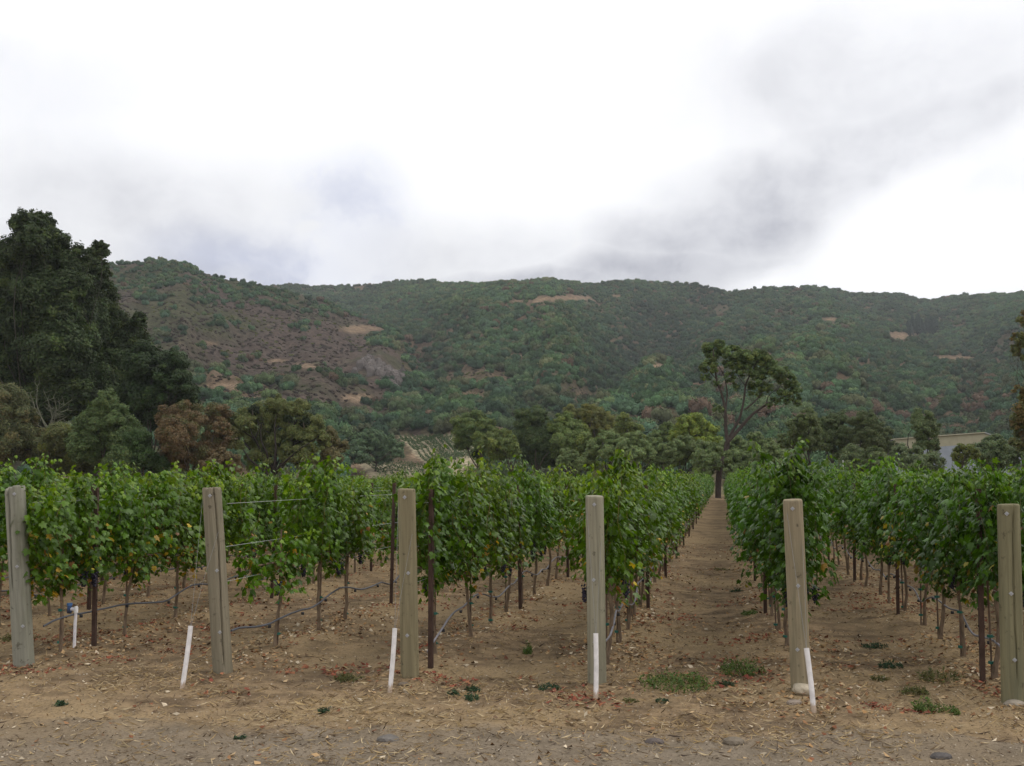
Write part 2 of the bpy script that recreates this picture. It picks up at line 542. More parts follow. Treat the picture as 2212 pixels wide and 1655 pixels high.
def z_hill(x, y):
    x = np.asarray(x, float); y = np.asarray(y, float)
    r = np.hypot(x, y)
    u = CX + F * x / np.maximum(y, 1.0)
    cosaz = np.maximum(y, 1.0) / np.maximum(r, 1.0)
    # B: the long wooded ridge
    vb = np.interp(u, ridgeB[:, 0], ridgeB[:, 1])
    zb = (HZ - vb) / F * RB * cosaz - 4.0 + HC
    RBv = RB * (1 + 0.10 * np.sin(u / 260.0) + 0.05 * np.sin(u / 97.0))
    zb = zb * RBv / RB
    t = (r - R0) / (RBv - R0)
    tc = np.clip(t, 0, 1)
    spur = fbm(u / 230.0 + tc * 1.1, tc * 1.5, 21, 4) - 0.5
    spur2 = fbm(u / 75.0 - tc * 0.7, tc * 3.0, 27, 3) - 0.5
    env = np.sin(np.pi * tc) ** 0.9
    zb_ = zb * (tc * (0.62 + 0.38 * tc)) + env * (spur * 95 + spur2 * 26)
    gul = np.exp(-((u - (1190 + 330 * tc)) / (55 + 60 * tc)) ** 2) * env * 26
    zb_ = zb_ - gul
    zb_ = np.where(t > 1, zb * (1 - 0.5 * np.clip(t - 1, 0, 1.5)), zb_)
    # A: nearer scrubby hill at the left
    va = np.interp(u, ridgeA[:, 0], ridgeA[:, 1])
    za = (HZ - va) / F * RAH * cosaz - 1.0 + HC
    ta = (r - R0) / (RAH - R0)
    tac = np.clip(ta, 0, 1)
    enva = np.sin(np.pi * tac)
    sa = fbm(u / 190.0 - tac * 0.8, tac * 1.6, 33, 4) - 0.5
    sa2 = fbm(u / 60.0, tac * 4.0, 39, 3) - 0.5
    za_ = za * (tac * (0.7 + 0.3 * tac)) + enva * (sa * 45 + sa2 * 12) * np.clip(za / 120, 0, 1)
    za_ = np.where(ta > 1, za * (1 - 0.9 * np.clip(ta - 1, 0, 1.1)), za_)
    k = 6.0
    zz = np.where(np.maximum(za_, zb_) > -50, np.logaddexp(za_ / k, zb_ / k) * k - k * 0.69 * np.exp(-np.abs(za_ - zb_) / k), -50)
    foot = np.clip((r - R0) / 25, 0, 1)
    zz = zz * foot - 1.2 * (1 - foot)
    return zz, za_ > zb_


# colour patches seen on the slopes: (u, v, half width, half height) measured on the photo, mapped on the terrain
TAN = [(1215, 645, 80, 7), (1130, 651, 45, 4), (1945, 724, 46, 9), (1020, 856, 62, 10), (1250, 858, 60, 8), (2050, 776, 70, 8), (780, 712, 55, 10), (455, 742, 20, 4),
       (490, 835, 60, 8), (1650, 770, 26, 7), (1420, 798, 22, 8), (1690, 755, 28, 7), (1700, 820, 25, 10), (770, 860, 40, 12), (760, 1002, 40, 10),
       (905, 988, 26, 12), (660, 790, 30, 8), (600, 780, 25, 5), (1420, 600 + 190, 18, 5), (1330, 640, 18, 4), (1790, 690, 22, 4), (1120, 770, 30, 7), (2160, 790, 30, 5), (1560, 700, 20, 3)]
VINE_BLOCK_A = [(862, 944), (985, 941), (1030, 968), (1045, 1010), (925, 1010)]
VINE_BLOCK_B = [(772, 996), (868, 1004), (925, 1010), (1010, 1012), (1010, 1034), (800, 1034)]


def in_poly(u, v, poly):
    ins = np.zeros(u.shape, bool)
    n = len(poly)
    for i in range(n):
        x1, y1 = poly[i]; x2, y2 = poly[(i + 1) % n]
        c = ((y1 > v) != (y2 > v)) & (u < (x2 - x1) * (v - y1) / (y2 - y1 + 1e-9) + x1)
        ins ^= c
    return ins


def tan_mask(u, v):
    m = np.zeros(u.shape)
    wob = (fbm(u / 22.0, v / 9.0, 51, 3) - 0.5)
    for (a, b, du, dv) in TAN:
        q = ((u - a) / du) ** 2 + ((v - b) / dv) ** 2 + wob * 1.6
        m = np.maximum(m, np.clip(1.15 - q + wob * .8, 0, 1) * np.clip(.4 + 2.5 * fbm(u / 7.0, v / 3.5, 55, 2) - .35, .25, 1))
    return m


ROCK = (800, 785, 58, 36)
du_, dr_ = np.linspace(-800, 3000, 620), np.concatenate([np.linspace(205, 800, 230), np.linspace(804, 1500, 200), np.linspace(1510, 1800, 30)])
U, Rr = np.meshgrid(du_, dr_)
AZ = np.arctan((U - CX) / F)
Xh, Yh = Rr * np.sin(AZ), Rr * np.cos(AZ)
Zh, isA = z_hill(Xh, Yh)
Zh = Zh + (fbm(Xh / 18, Yh / 18, 61, 4) - 0.5) * 5 * np.clip((Rr - 240) / 100, 0, 1)
pu, pv = project(Xh, Yh, Zh)
tm = tan_mask(pu, pv)
nA = fbm(Xh / 60, Yh / 60, 71, 4)
cA = np.array([0.074, 0.054, 0.043]); cA2 = np.array([0.058, 0.058, 0.030])
cB = np.array([0.080, 0.068, 0.040]); cB2 = np.array([0.125, 0.088, 0.056])
mixv = np.clip((nA - 0.42) * 5, 0, 1)[..., None]
base = np.where(isA[..., None], cA * (1 - mixv) + cA2 * mixv, cB * (1 - mixv) + cB2 * mixv)
tanc = np.array([0.215, 0.152, 0.098])
base = base * (1 - tm[..., None]) + tanc * tm[..., None]
blk = in_poly(pu, pv, VINE_BLOCK_A) | in_poly(pu, pv, VINE_BLOCK_B)
base[blk] = np.array([0.30, 0.255, 0.17])
hm = np_mesh('hills', np.stack([Xh, Yh, Zh], -1).reshape(-1, 3), [grid_faces(len(du_), len(dr_))], M_HILL, base.reshape(-1, 3), smooth=True)
tag(link('hills', hm), kind='structure')


def hz1(x, y):
    """height of the hill mesh at one or many points (bilinear on the mesh's own grid)"""
    x = np.asarray(x, float); y = np.asarray(y, float)
    r = np.hypot(x, y); u = CX + F * x / y
    fu = np.clip((u - du_[0]) / (du_[1] - du_[0]), 0, len(du_) - 1.001)
    fr = np.clip(np.interp(r, dr_, np.arange(len(dr_))), 0, len(dr_) - 1.001)
    i, j = fr.astype(int), fu.astype(int)
    a, b = fr - i, fu - j
    return (Zh[i, j] * (1 - a) * (1 - b) + Zh[i + 1, j] * a * (1 - b) + Zh[i, j + 1] * (1 - a) * b + Zh[i + 1, j + 1] * a * b)


def hill_hit(u, v):
    d = pix_dir(u, v)
    ts = np.arange(215, 1400, 1.0)
    s = ts / math.hypot(d.x, d.y)
    x, y, z = d.x * s, d.y * s, HC + d.z * s
    hit = np.nonzero(hz1(x, y) >= z)[0]
    i = hit[0] if len(hit) else len(ts) - 1
    return Vector((x[i], y[i], float(hz1(x[i:i + 1], y[i:i + 1])[0])))


# ------------------------------------------------------------------ scattering by geometry nodes (only for masses nobody could count)
def scatter(name, pts, rz, scl, idx, tint, protos, mat):
    pc = bpy.data.collections.new(name + '_kinds')
    for i, me in enumerate(protos):
        pc.objects.link(bpy.data.objects.new('kind_%02d_%s' % (i, name), me))
    me = bpy.data.meshes.new(name)
    n = len(pts)
    me.vertices.add(n)
    me.vertices.foreach_set('co', np.asarray(pts, np.float32).ravel())
    for nm, typ, arr in (('rz', 'FLOAT', rz), ('idx', 'INT', idx)):
        me.attributes.new(nm, typ, 'POINT').data.foreach_set('value', np.asarray(arr, np.float32 if typ == 'FLOAT' else np.int32))
    me.attributes.new('scl', 'FLOAT_VECTOR', 'POINT').data.foreach_set('vector', np.asarray(scl, np.float32).ravel())
    t4 = np.ones((n, 4), np.float32); t4[:, :3] = tint
    me.attributes.new('tint', 'FLOAT_COLOR', 'POINT').data.foreach_set('color', t4.ravel())
    me.materials.append(mat)
    o = link(name, me)
    ng = bpy.data.node_groups.new(name + '_scatter', 'GeometryNodeTree')
    ng.interface.new_socket('Geometry', in_out='INPUT', socket_type='NodeSocketGeometry')
    ng.interface.new_socket('Geometry', in_out='OUTPUT', socket_type='NodeSocketGeometry')
    t = NT(ng)
    gi = t.n('NodeGroupInput'); go = t.n('NodeGroupOutput')
    m2p = t.n('GeometryNodeMeshToPoints', {'Mesh': gi.outputs[0]})
    ci = t.n('GeometryNodeCollectionInfo', {'Collection': pc, 'Separate Children': True, 'Reset Children': True})
    A = lambda nm, ty: t.n('GeometryNodeInputNamedAttribute', {'Name': nm}, data_type=ty).outputs[0]
    eul = t.n('ShaderNodeCombineXYZ', {2: A('rz', 'FLOAT')}).outputs[0]
    rot = t.n('FunctionNodeEulerToRotation', {0: eul}).outputs[0]
    iop = t.n('GeometryNodeInstanceOnPoints', {'Points': m2p.outputs[0], 'Instance': ci.outputs[0], 'Pick Instance': True, 'Instance Index': A('idx', 'INT'), 'Rotation': rot, 'Scale': A('scl', 'FLOAT_VECTOR')})
    ng.links.new(iop.outputs[0], go.inputs[0])
    md = o.modifiers.new('scatter', 'NODES')
    md.node_group = ng
    return o


# ------------------------------------------------------------------ leaf building blocks
LEAF = np.array([(0, 0), (.24, -.13), (.50, .08), (.38, .27), (.58, .52), (.27, .55), (0, 1.0), (-.27, .55), (-.58, .52), (-.38, .27), (-.50, .08), (-.24, -.13)])
LEAF_V = np.vstack([np.array([[0, .33]]), LEAF])
LEAF_V = np.column_stack([LEAF_V, -0.35 * np.abs(LEAF_V[:, 0]) ** 1.5 - 0.22 * LEAF_V[:, 1] ** 2])
LEAF_F = np.array([[0, 1 + i, 1 + (i + 1) % 12] for i in range(12)])


def leaves(geo, pos, nor, tip, size, col, rng, mi=0):
    """palmate vine leaves: pos = petiole, nor = face normal, tip = direction of the tip"""
    nor = unit(nor)
    tip = unit(tip - nor * (tip * nor).sum(-1, keepdims=True))
    side = np.cross(tip, nor)
    L = LEAF_V[None] * size[:, None, None] * np.array([1, 1, 1])[None, None]
    L = L.copy()
    L[:, :, 2] *= rng.uniform(0.2, 1.6, (len(pos), 1))
    v = pos[:, None] + L[:, :, 0:1] * side[:, None] + L[:, :, 1:2] * tip[:, None] + L[:, :, 2:3] * nor[:, None]
    n = len(pos)
    f = (np.arange(n)[:, None, None] * 13 + LEAF_F[None]).reshape(-1, 3)
    geo.add(v.reshape(-1, 3), f, np.repeat(col, 13, 0), mi)


def tufts(geo, pos, nor, size, col, rng, mi=0, aspect=0.55):
    """small folded leaf clumps for distant trees (two triangles with a fold)"""
    n = len(pos)
    nor = unit(nor)
    t = unit(np.cross(nor, unit(rng.normal(size=(n, 3)))))
    s = np.cross(nor, t)
    sz = size[:, None]
    a = pos - t * sz; b = pos + t * sz
    c = pos + s * sz * aspect - nor * sz * 0.25; d = pos - s * sz * aspect - nor * sz * 0.25
    v = np.stack([a, c, b, d], 1).reshape(-1, 3)
    k = np.arange(n)[:, None] * 4
    f = np.vstack([k + np.array([[0, 1, 2]]), k + np.array([[0, 2, 3]])])
    geo.add(v, f, np.repeat(col, 4, 0), mi)


# ------------------------------------------------------------------ grape vines
G1, G2, G3 = np.array([.086, .192, .008]), np.array([.035, .086, .005]), np.array([.150, .265, .018])
YEL, BRN = np.array([.46, .34, .035]), np.array([.24, .12, .045])


def vine_foliage(seed, top=1.95, full=1.0, yellow=0.03, low=1.0, tall=0, width=1.0, tip=(.08, .32)):
    """canopy along local x, made of shoots that rise from the cordon at 0.85 m"""
    rng = np.random.default_rng(seed)
    top -= .15
    g = Geo()
    P, N, T, S, C = [], [], [], [], []

    def shoot(x0, y0, z0, z1, drift, lean, nl, sp):
        h = np.linspace(0, 1, 7)
        path = np.stack([x0 + drift * h + 0.05 * np.sin(h * 7 + x0 * 9), y0 + lean * h ** 1.6 + 0.02 * np.sin(h * 9 + 3 * x0), z0 + (z1 - z0) * h], -1)
        g.tube(path, np.linspace(0.0035, 0.0015, 7), 3, (.16, .13, .05), 0, False)
        q = rng.uniform(0.03, 1.0, nl)
        p = np.stack([np.interp(q, h, path[:, i]) for i in range(3)], -1)
        side = np.where(rng.random(nl) < 0.5, 1.0, -1.0)
        taper = (1 - 0.55 * q ** 2)[:, None]
        off = np.stack([rng.normal(0, .075, nl), side * np.abs(rng.normal(.085, .07, nl)) * width, rng.normal(0.0, .06, nl)], -1) * sp * taper
        p = p + off
        n = np.stack([rng.normal(0, .45, nl), side * rng.uniform(.25, 1.1, nl), rng.uniform(.15, 1.1, nl)], -1)
        t = np.stack([rng.normal(0, .6, nl), side * rng.uniform(0, .5, nl), -rng.uniform(.3, 1.2, nl)], -1)
        sz = rng.uniform(.042, .090, nl) * (1 - 0.45 * np.clip(q - .75, 0, 1) * 3)
        k = rng.random(nl)[:, None]
        c = G1 * (1 - k) + G2 * k
        young = (q > .85) & (rng.random(nl) < .6)
        c[young] = G3 * rng.uniform(.7, 1.1, (young.sum(), 1))
        c = c * rng.uniform(.75, 1.25, (nl, 1))
        yl = rng.random(nl) < yellow * np.clip(2.6 - p[:, 2] * 1.7, 0.02, 3)
        c[yl] = YEL * rng.uniform(.55, 1.1, (yl.sum(), 1)) * np.array([1, rng.uniform(.8, 1.15), 1])
        br = rng.random(nl) < yellow * .35 * np.clip(2.4 - p[:, 2] * 1.7, 0, 3)
        c[br] = BRN * rng.uniform(.6, 1.3, (br.sum(), 1))
        P.append(p); N.append(n); T.append(t); S.append(sz); C.append(c)

    ns = int(16 * full)
    ctr = np.linspace(-.52, .52, 6) + rng.normal(0, .05, 6)
    chh = rng.normal(0, .15, 6)
    for i in range(ns):
        x0 = ctr[i % 6] + rng.normal(0, .055)
        z1 = top + rng.normal(-.06, .07) + chh[i % 6]
        shoot(x0, rng.normal(0, .06), rng.uniform(.80, .95), z1, rng.normal(0, .09), rng.normal(0, .13), int(rng.uniform(62, 84)), 1.0)
    for i in range(int(5 * full)):        # shoots that flop over and hang
        sd = 1 if i % 2 else -1
        shoot(rng.uniform(-.6, .6), sd * rng.uniform(.15, .3), rng.uniform(1.4, 1.75), rng.uniform(.75, 1.05), rng.normal(0, .1), sd * rng.uniform(.05, .2), 60, 1.0)
    for i in range(int(6 * low)):         # leaves and laterals under the cordon
        shoot(rng.uniform(-.6, .6), rng.normal(0, .12), rng.uniform(.85, 1.0), rng.uniform(.50, .78), rng.normal(0, .12), rng.normal(0, .12), int(rng.uniform(14, 34)), .9)
    for i in range(2 + tall):             # long tips above the canopy
        shoot(rng.uniform(-.22, .22) if tall else rng.uniform(-.6, .6), rng.normal(0, .06), top - .25, top + (rng.uniform(*tip) if tall else rng.uniform(.06, .22)), rng.normal(0, .1), rng.normal(0, .1), 48 if tall else 26, .6)
    leaves(g, np.vstack(P), np.vstack(N), np.vstack(T), np.concatenate(S), np.vstack(C), rng)
    return g


def trunk_geo(seed, g=None, mi=0):
    rng = np.random.default_rng(seed)
    g = g or Geo()
    h = np.linspace(0, 1, 8)
    wob = np.cumsum(rng.normal(0, .012, (8, 2)), 0)
    p = np.stack([wob[:, 0], wob[:, 1], -0.06 + .95 * h], -1)
    g.tube(p, np.array([.030, .022, .019, .018, .017, .018, .019, .022]) * rng.uniform(.85, 1.25), 7, (.20, .145, .10), mi)
    tp = p[-1]
    for s in (-1, 1):                      # cordon arms
        q = np.stack([tp[0] + s * np.linspace(0, .55, 6), tp[1] + rng.normal(0, .008, 6), tp[2] - .03 + np.array([0, .03, .05, .05, .045, .05])], -1)
        g.tube(q, np.linspace(.017, .008, 6), 6, (.17, .12, .085), mi)
    return g


NVAR = 12
FOL, TRK, WHOLE = [], [], []
for i in range(NVAR):
    kw = dict(top=[1.93, 2.0, 1.86, 1.96, 2.03, 1.82, 1.9, 1.98, 1.88, 1.94, 2.0, 1.9][i], full=[1, 1.1, .95, 1.15, 1, .85, 1.05, 1, 1.1, .95, 1, 1.1][i],
              yellow=[.02, .05, .02, .03, .015, .09, .02, .04, .02, .03, .06, .02][i], low=[.8, 1.2, .7, 1, .9, 1.5, .7, 1, 1.2, .8, 1, .9][i])
    gf = vine_foliage(100 + i, **kw)
    FOL.append(gf.mesh('vine_foliage_%d' % i, M_VINE))
    TRK.append(trunk_geo(200 + i).mesh('vine_trunk_%d' % i, M_VBARK, True))
    trunk_geo(200 + i, gf, 1)
    WHOLE.append(gf.mesh('vine_whole_%d' % i, [M_VINE, M_VBARK]))
FOL_TALL = [vine_foliage(150 + i, top=2.0, full=1.15, yellow=.02, low=1.2, tall=3).mesh('vine_foliage_tall_%d' % i, M_VINE) for i in range(3)]
FOL_PLUME = [vine_foliage(180 + i, top=2.0, full=1.1, yellow=.02, low=1.6, tall=7, tip=(.15, .42)).mesh('vine_foliage_plume_%d' % i, M_VINE) for i in range(2)]
FOL_SMALL = [vine_foliage(160 + i, top=1.2, full=.25, yellow=.03, low=2.2).mesh('vine_foliage_small_%d' % i, M_VINE) for i in range(2)]
FOL_YEL = vine_foliage(170, top=1.9, full=1, yellow=.33, low=1.3).mesh('vine_foliage_yellow', M_VINE)
FOL_LEFT = [vine_foliage(175 + i, top=1.98, full=1.05, yellow=.085, low=2.2).mesh('vine_foliage_left_%d' % i, M_VINE) for i in range(3)]


def grape_geo(seed):
    rng = np.random.default_rng(seed)
    bm = bmesh.new()
    bmesh.ops.create_icosphere(bm, subdivisions=1, radius=1)
    sv_ = np.array([v.co[:] for v in bm.verts]); sf = np.array([[v.index for v in f.verts] for f in bm.faces])
    bm.free()
    g = Geo()
    for k in range(60):
        z = rng.random() ** .7
        rr = (.032 * (1 - .75 * z) + .006) * math.sqrt(rng.random())
        a = rng.uniform(0, 6.28)
        c = np.array([math.cos(a) * rr, math.sin(a) * rr, -z * .13])
        g.add(sv_ * rng.uniform(.0085, .0115) + c, sf, np.array([.022, .018, .036]) * rng.uniform(.6, 1.6))
    return g


GRAPES = [grape_geo(s).mesh('grape_cluster_%d' % s, M_GRAPE, True) for s in (1, 2, 3)]
ROWNAME = {-2: 'second row left of every post', -1: 'row just left of every post', 0: 'split-topped left post', 1: 'leaning cracked post', 2: 'rusty-staked straight post', 3: 'knotted post with upright pipe',
           4: 'rock-footed leaning post', 5: 'dark-streaked right-hand post'}
ORD = 'first second third fourth fifth sixth seventh eighth ninth tenth eleventh twelfth thirteenth fourteenth fifteenth'.split()
S0 = {0: .65, 1: 1.24, 2: .98, 3: .75, 4: 1.15, 5: .75}
GREEN_L, GREEN_R = (1.0, 1.0, 1.0), (.72, .86, 1.0)
vines = []
vr = np.random.default_rng(5)
for k in range(K0, K1 + 1):
    b = row_base(k)
    i = 0
    s = S0.get(k, .8)
    while s < ROWLEN:
        p = b + RD * (s + vr.normal(0, .05)) + nrm * vr.normal(0, .03)
        skip = vr.random() < .025 and i > 6
        mesh_i = int(vr.integers(0, NVAR))
        sc = float(np.clip(vr.normal(.975, .045), .86, 1.07))
        if k <= 0 and s > 7:
            sc *= .93
        tint = np.array([1, 1, 1]) * vr.uniform(.85, 1.12) * np.array([vr.uniform(.9, 1.12), 1, vr.uniform(.85, 1.2)])
        flip = vr.random() < .5
        if not skip:
            vines.append([k, i, s, p, mesh_i, sc, tint, flip])
        s += VSP; i += 1
inview = []
for rec in vines:
    p = rec[3]
    if p.y < 4:
        inview.append(False); continue
    u, v = project(p.x, p.y, 1.4)
    inview.append(-130 < u < 2340)
order = sorted([i for i in range(len(vines)) if inview[i]], key=lambda i: vines[i][3].y + (9 if vines[i][0] < 0 or vines[i][0] > 7 else 0))
near = set(order[:300])
proto_used = {}
vine_roots = {}
SPECIAL = {(4, 0): ('plume', 0), (2, 0): ('tall', 1), (1, 1): ('tall', 2), (3, 1): ('tall', 0), (0, 1): ('left', 0), (0, 0): ('left', 1), (0, 2): ('left', 2), (0, 3): ('tall', 2), (5, 1): ('left', 0), (5, 3): ('yel', 0), (1, 0): ('small', 0), (1, 3): ('none', 0), (1, 4): ('small', 0), (1, 5): ('none', 0), (0, 9): ('small', 1), (0, 11): ('small', 0)}
for i in order[:300]:
    k, idx, s, p, mi, sc, tint, flip = vines[i]
    sp = SPECIAL.get((k, idx))
    fol = FOL[mi]
    look = 'full green leaves'
    if sp:
        if sp[0] == 'none':
            continue
        fol = {'plume': FOL_PLUME, 'tall': FOL_TALL, 'left': FOL_LEFT, 'small': FOL_SMALL, 'yel': [FOL_YEL]}[sp[0]][sp[1]]
        look = {'plume': 'a tall plume of shoots', 'tall': 'tall shoot tips', 'left': 'yellowing lower leaves', 'small': 'sparse low leaves', 'yel': 'many yellow leaves'}[sp[0]]
        sc = 1.0 if sp[0] != 'tall' else 1.01
    o = empty('grape_vine', (p.x, p.y, gz1(p.x, p.y)), RA + (math.pi if flip else 0))
    o.scale = (1, 1, sc)
    tr = link('trunk', TRK[mi], o)
    f = link('foliage', fol, o)
    t_ = tint.copy()
    if k >= 5 and idx < 5 or k == 4 and idx < 4:
        t_ = t_ * np.array([.72, .78, .85])
    if sp and sp[0] == 'yel':
        t_ = np.array([1.0, 1.0, 1.0])
    if k <= 3:
        t_ = t_ * np.array([1.22, 1.06, .8])
    f['tint'] = [float(x) for x in t_]
    f['label'] = 'green leafy shoots of the vine'
    nm = ROWNAME.get(k)
    if nm is None:
        o['label'] = 'grape vine in the rows beyond the ' + ('right-hand post' if k > 5 else 'first post at left')
        o['group'] = 'vines in the outer rows'
    elif idx < 14:
        ordw = ORD[idx] + ' grape vine'
        where = ('behind the ' + nm) if k >= 0 else 'in the ' + nm
        o['label'] = '%s %s, with %s' % (ordw, where, look)
        o['group'] = 'vines in the row %s' % where
    else:
        where = ('behind the ' + nm) if k >= 0 else 'in the ' + nm
        o['label'] = 'leafy grape vine farther down the row %s' % where
        o['group'] = 'far vines in the row %s' % where
    o['category'] = 'grape vine'
    if p.y < 17 and 0 <= k <= 6:
        for q in range(int(vr.integers(1, 4))):
            gcl = link('grape_cluster', GRAPES[int(vr.integers(0, 3))], o)
            gcl.location = (float(vr.uniform(-.45, .45)), float(vr.choice([-1, 1]) * vr.uniform(.08, .2)), float(vr.uniform(.72, .9)))
            gcl.rotation_euler = (0, 0, float(vr.uniform(0, 6)))
            gcl.scale = (1.15, 1.15, 1.2)
    vine_roots[(k, idx)] = o
rest = [i for i in range(len(vines)) if i not in near and vines[i][3].y > 5]
pts = [(vines[i][3].x, vines[i][3].y, gz1(vines[i][3].x, vines[i][3].y)) for i in rest]
o = scatter('far_vines', pts, [RA + (math.pi if vines[i][7] else 0) for i in rest], [(1, 1, vines[i][5]) for i in rest], [vines[i][4] for i in rest], [vines[i][6] for i in rest], WHOLE, M_VINE)
tag(o, 'mass of distant leafy grape vines filling the rows at the back of the vineyard', 'vines', kind='stuff')

# ------------------------------------------------------------------ end posts
def post_mesh(r, h, crack, seed, ragged=False):
    rng = np.random.default_rng(seed)
    seg = 72
    zs = np.concatenate([np.linspace(-.12, h - .02, 46), [h - .008, h - .002, h]])
    th = np.arange(seg) * 2 * math.pi / seg
    V = []
    for z in zs:
        rr = r * (1 + .03 * (1 - z / h)) * (1 + .012 * np.sin(3 * th + z * 2 + seed) + .006 * np.sin(7 * th + seed * 2 + z * 5))
        if crack is not None:
            a0, zlo, zhi, dep = crack
            win = np.clip((z - zlo) / .15, 0, 1) * np.clip((zhi - z) / .15, 0, 1)
            ac = a0 + .10 * math.sin(z * 3.1 + seed) + .02 * math.sin(z * 17)
            dd = (th - ac + math.pi) % (2 * math.pi) - math.pi
            rr = rr - win * dep * np.exp(-(dd / .075) ** 2)
        e = h - z
        rr = rr * (1 - .10 * np.clip(1 - e / .016, 0, 1) ** 2)
        zz = z + (np.maximum(0, fbm(th * 2, th * 0 + seed, seed, 2) - .45) * -.16 if ragged and z > h - .03 else 0 * th) + (.004 * np.sin(th + seed) if z > h - .03 else 0)
        V.append(np.stack([rr * np.cos(th), rr * np.sin(th), z + (zz - z)], -1))
    V = np.array(V)
    n = len(zs)
    i = np.arange(n - 1)[:, None] * seg; j = np.arange(seg)[None, :]; jn = (j + 1) % seg
    f = np.stack([i + j, i + jn, i + seg + jn, i + seg + j], -1).reshape(-1, 4)
    top = V[-1]
    c = top.mean(0)
    inner = c + (top - c) * .5 + np.stack([0 * th, 0 * th, .003 * np.sin(5 * th)], -1)
    allv = np.vstack([V.reshape(-1, 3), inner, c[None]])
    b0, b1, cc = (n - 1) * seg, n * seg, n * seg + seg
    f2 = np.stack([b0 + j, b0 + jn, b1 + jn, b1 + j], -1).reshape(-1, 4)
    f3 = np.stack([b1 + j, b1 + jn, np.full_like(j, cc)], -1).reshape(-1, 3)
    return np_mesh('post_wood', allv, [f, f2, f3], M_POST, smooth=False)


def plate_mesh():
    g = Geo()
    g.box((0, 0, 0), (.028, .005, .028), (.36, .36, .36), rot=Matrix.Rotation(math.radians(45), 3, 'Y'))
    g.tube([(0, -.002, 0), (0, -.012, 0)], .008, 8, (.3, .3, .32))
    return g.mesh('nail_plate', M_METAL)


PLATE = plate_mesh()
POSTLOOK = ['weathered grey wooden post with a split, broken top at the left edge', 'brownish wooden post leaning left with a long crack down its right side',
            'straight round wooden post standing beside a rusty steel stake', 'greyish wooden post with a dark knot and a white pipe in front',
            'tan wooden post leaning left with a rock at its foot', 'mossy wooden post with a dark streak at the right edge']
PTINT = [(.27, .27, .235), (.24, .215, .165), (.245, .215, .14), (.29, .275, .215), (.30, .255, .18), (.205, .19, .12)]
CRACK = [(-1.95, .7, 1.85, .03), (-1.05, .0, 1.9, .024), None, (-1.1, .9, 1.5, .006), None, (-1.6, .1, 1.72, .02)]
PW = [40, 39, 37, 38, 40, 44]
post_tops = []
for k in range(6):
    (tu, tv), (bu, bv) = POST_PX[k]
    b = drop(PB[k])
    top = at_y(tu, tv, b.y - .02)
    b2 = at_y(bu, bv, b.y); b2.z = b.z
    d = top - b
    h = d.length
    r = PW[k] / F * b.y / 2 * 1.02
    me = post_mesh(r, h, CRACK[k], 3 + k, k in (0, 1))
    me.name = 'wooden_post_mesh_%d' % k
    po = link('wooden_post', me, loc=b)
    po.rotation_mode = 'QUATERNION'
    po.rotation_quaternion = Vector((0, 0, 1)).rotation_difference(d)
    q0 = po.rotation_quaternion.copy()
    # keep the crack side facing the camera
    zr = Vector((0, 1, 0)); fwd = q0 @ Vector((0, 1, 0))
    ang = math.atan2(fwd.x, fwd.y)
    from mathutils import Quaternion
    po.rotation_quaternion = q0 @ Quaternion((0, 0, 1), 0.0)
    po['tint'] = PTINT[k]
    tag(po, POSTLOOK[k], 'post', 'wooden end posts of the vine rows')
    M = po.rotation_quaternion.to_matrix().to_4x4(); M.translation = b
    Mi = M.inverted()
    for hz_ in ((h - .08), h * .55, h * .22):
        pl = link('nail_plate', PLATE, po)
        wp = M @ Vector((0, 0, hz_))
        toward = (Vector((0, 0, HC)) - wp); toward.z = 0; toward.normalize()
        toward = Matrix.Rotation(random.uniform(-.25, .25), 3, 'Z') @ toward
        wpos = wp + toward * (r * 1.035)
        lm = Mi @ Matrix.Translation(wpos) @ toward.to_track_quat('-Y', 'Z').to_matrix().to_4x4()
        pl.matrix_local = lm
    post_tops.append((b, top, r, h, d.normalized()))

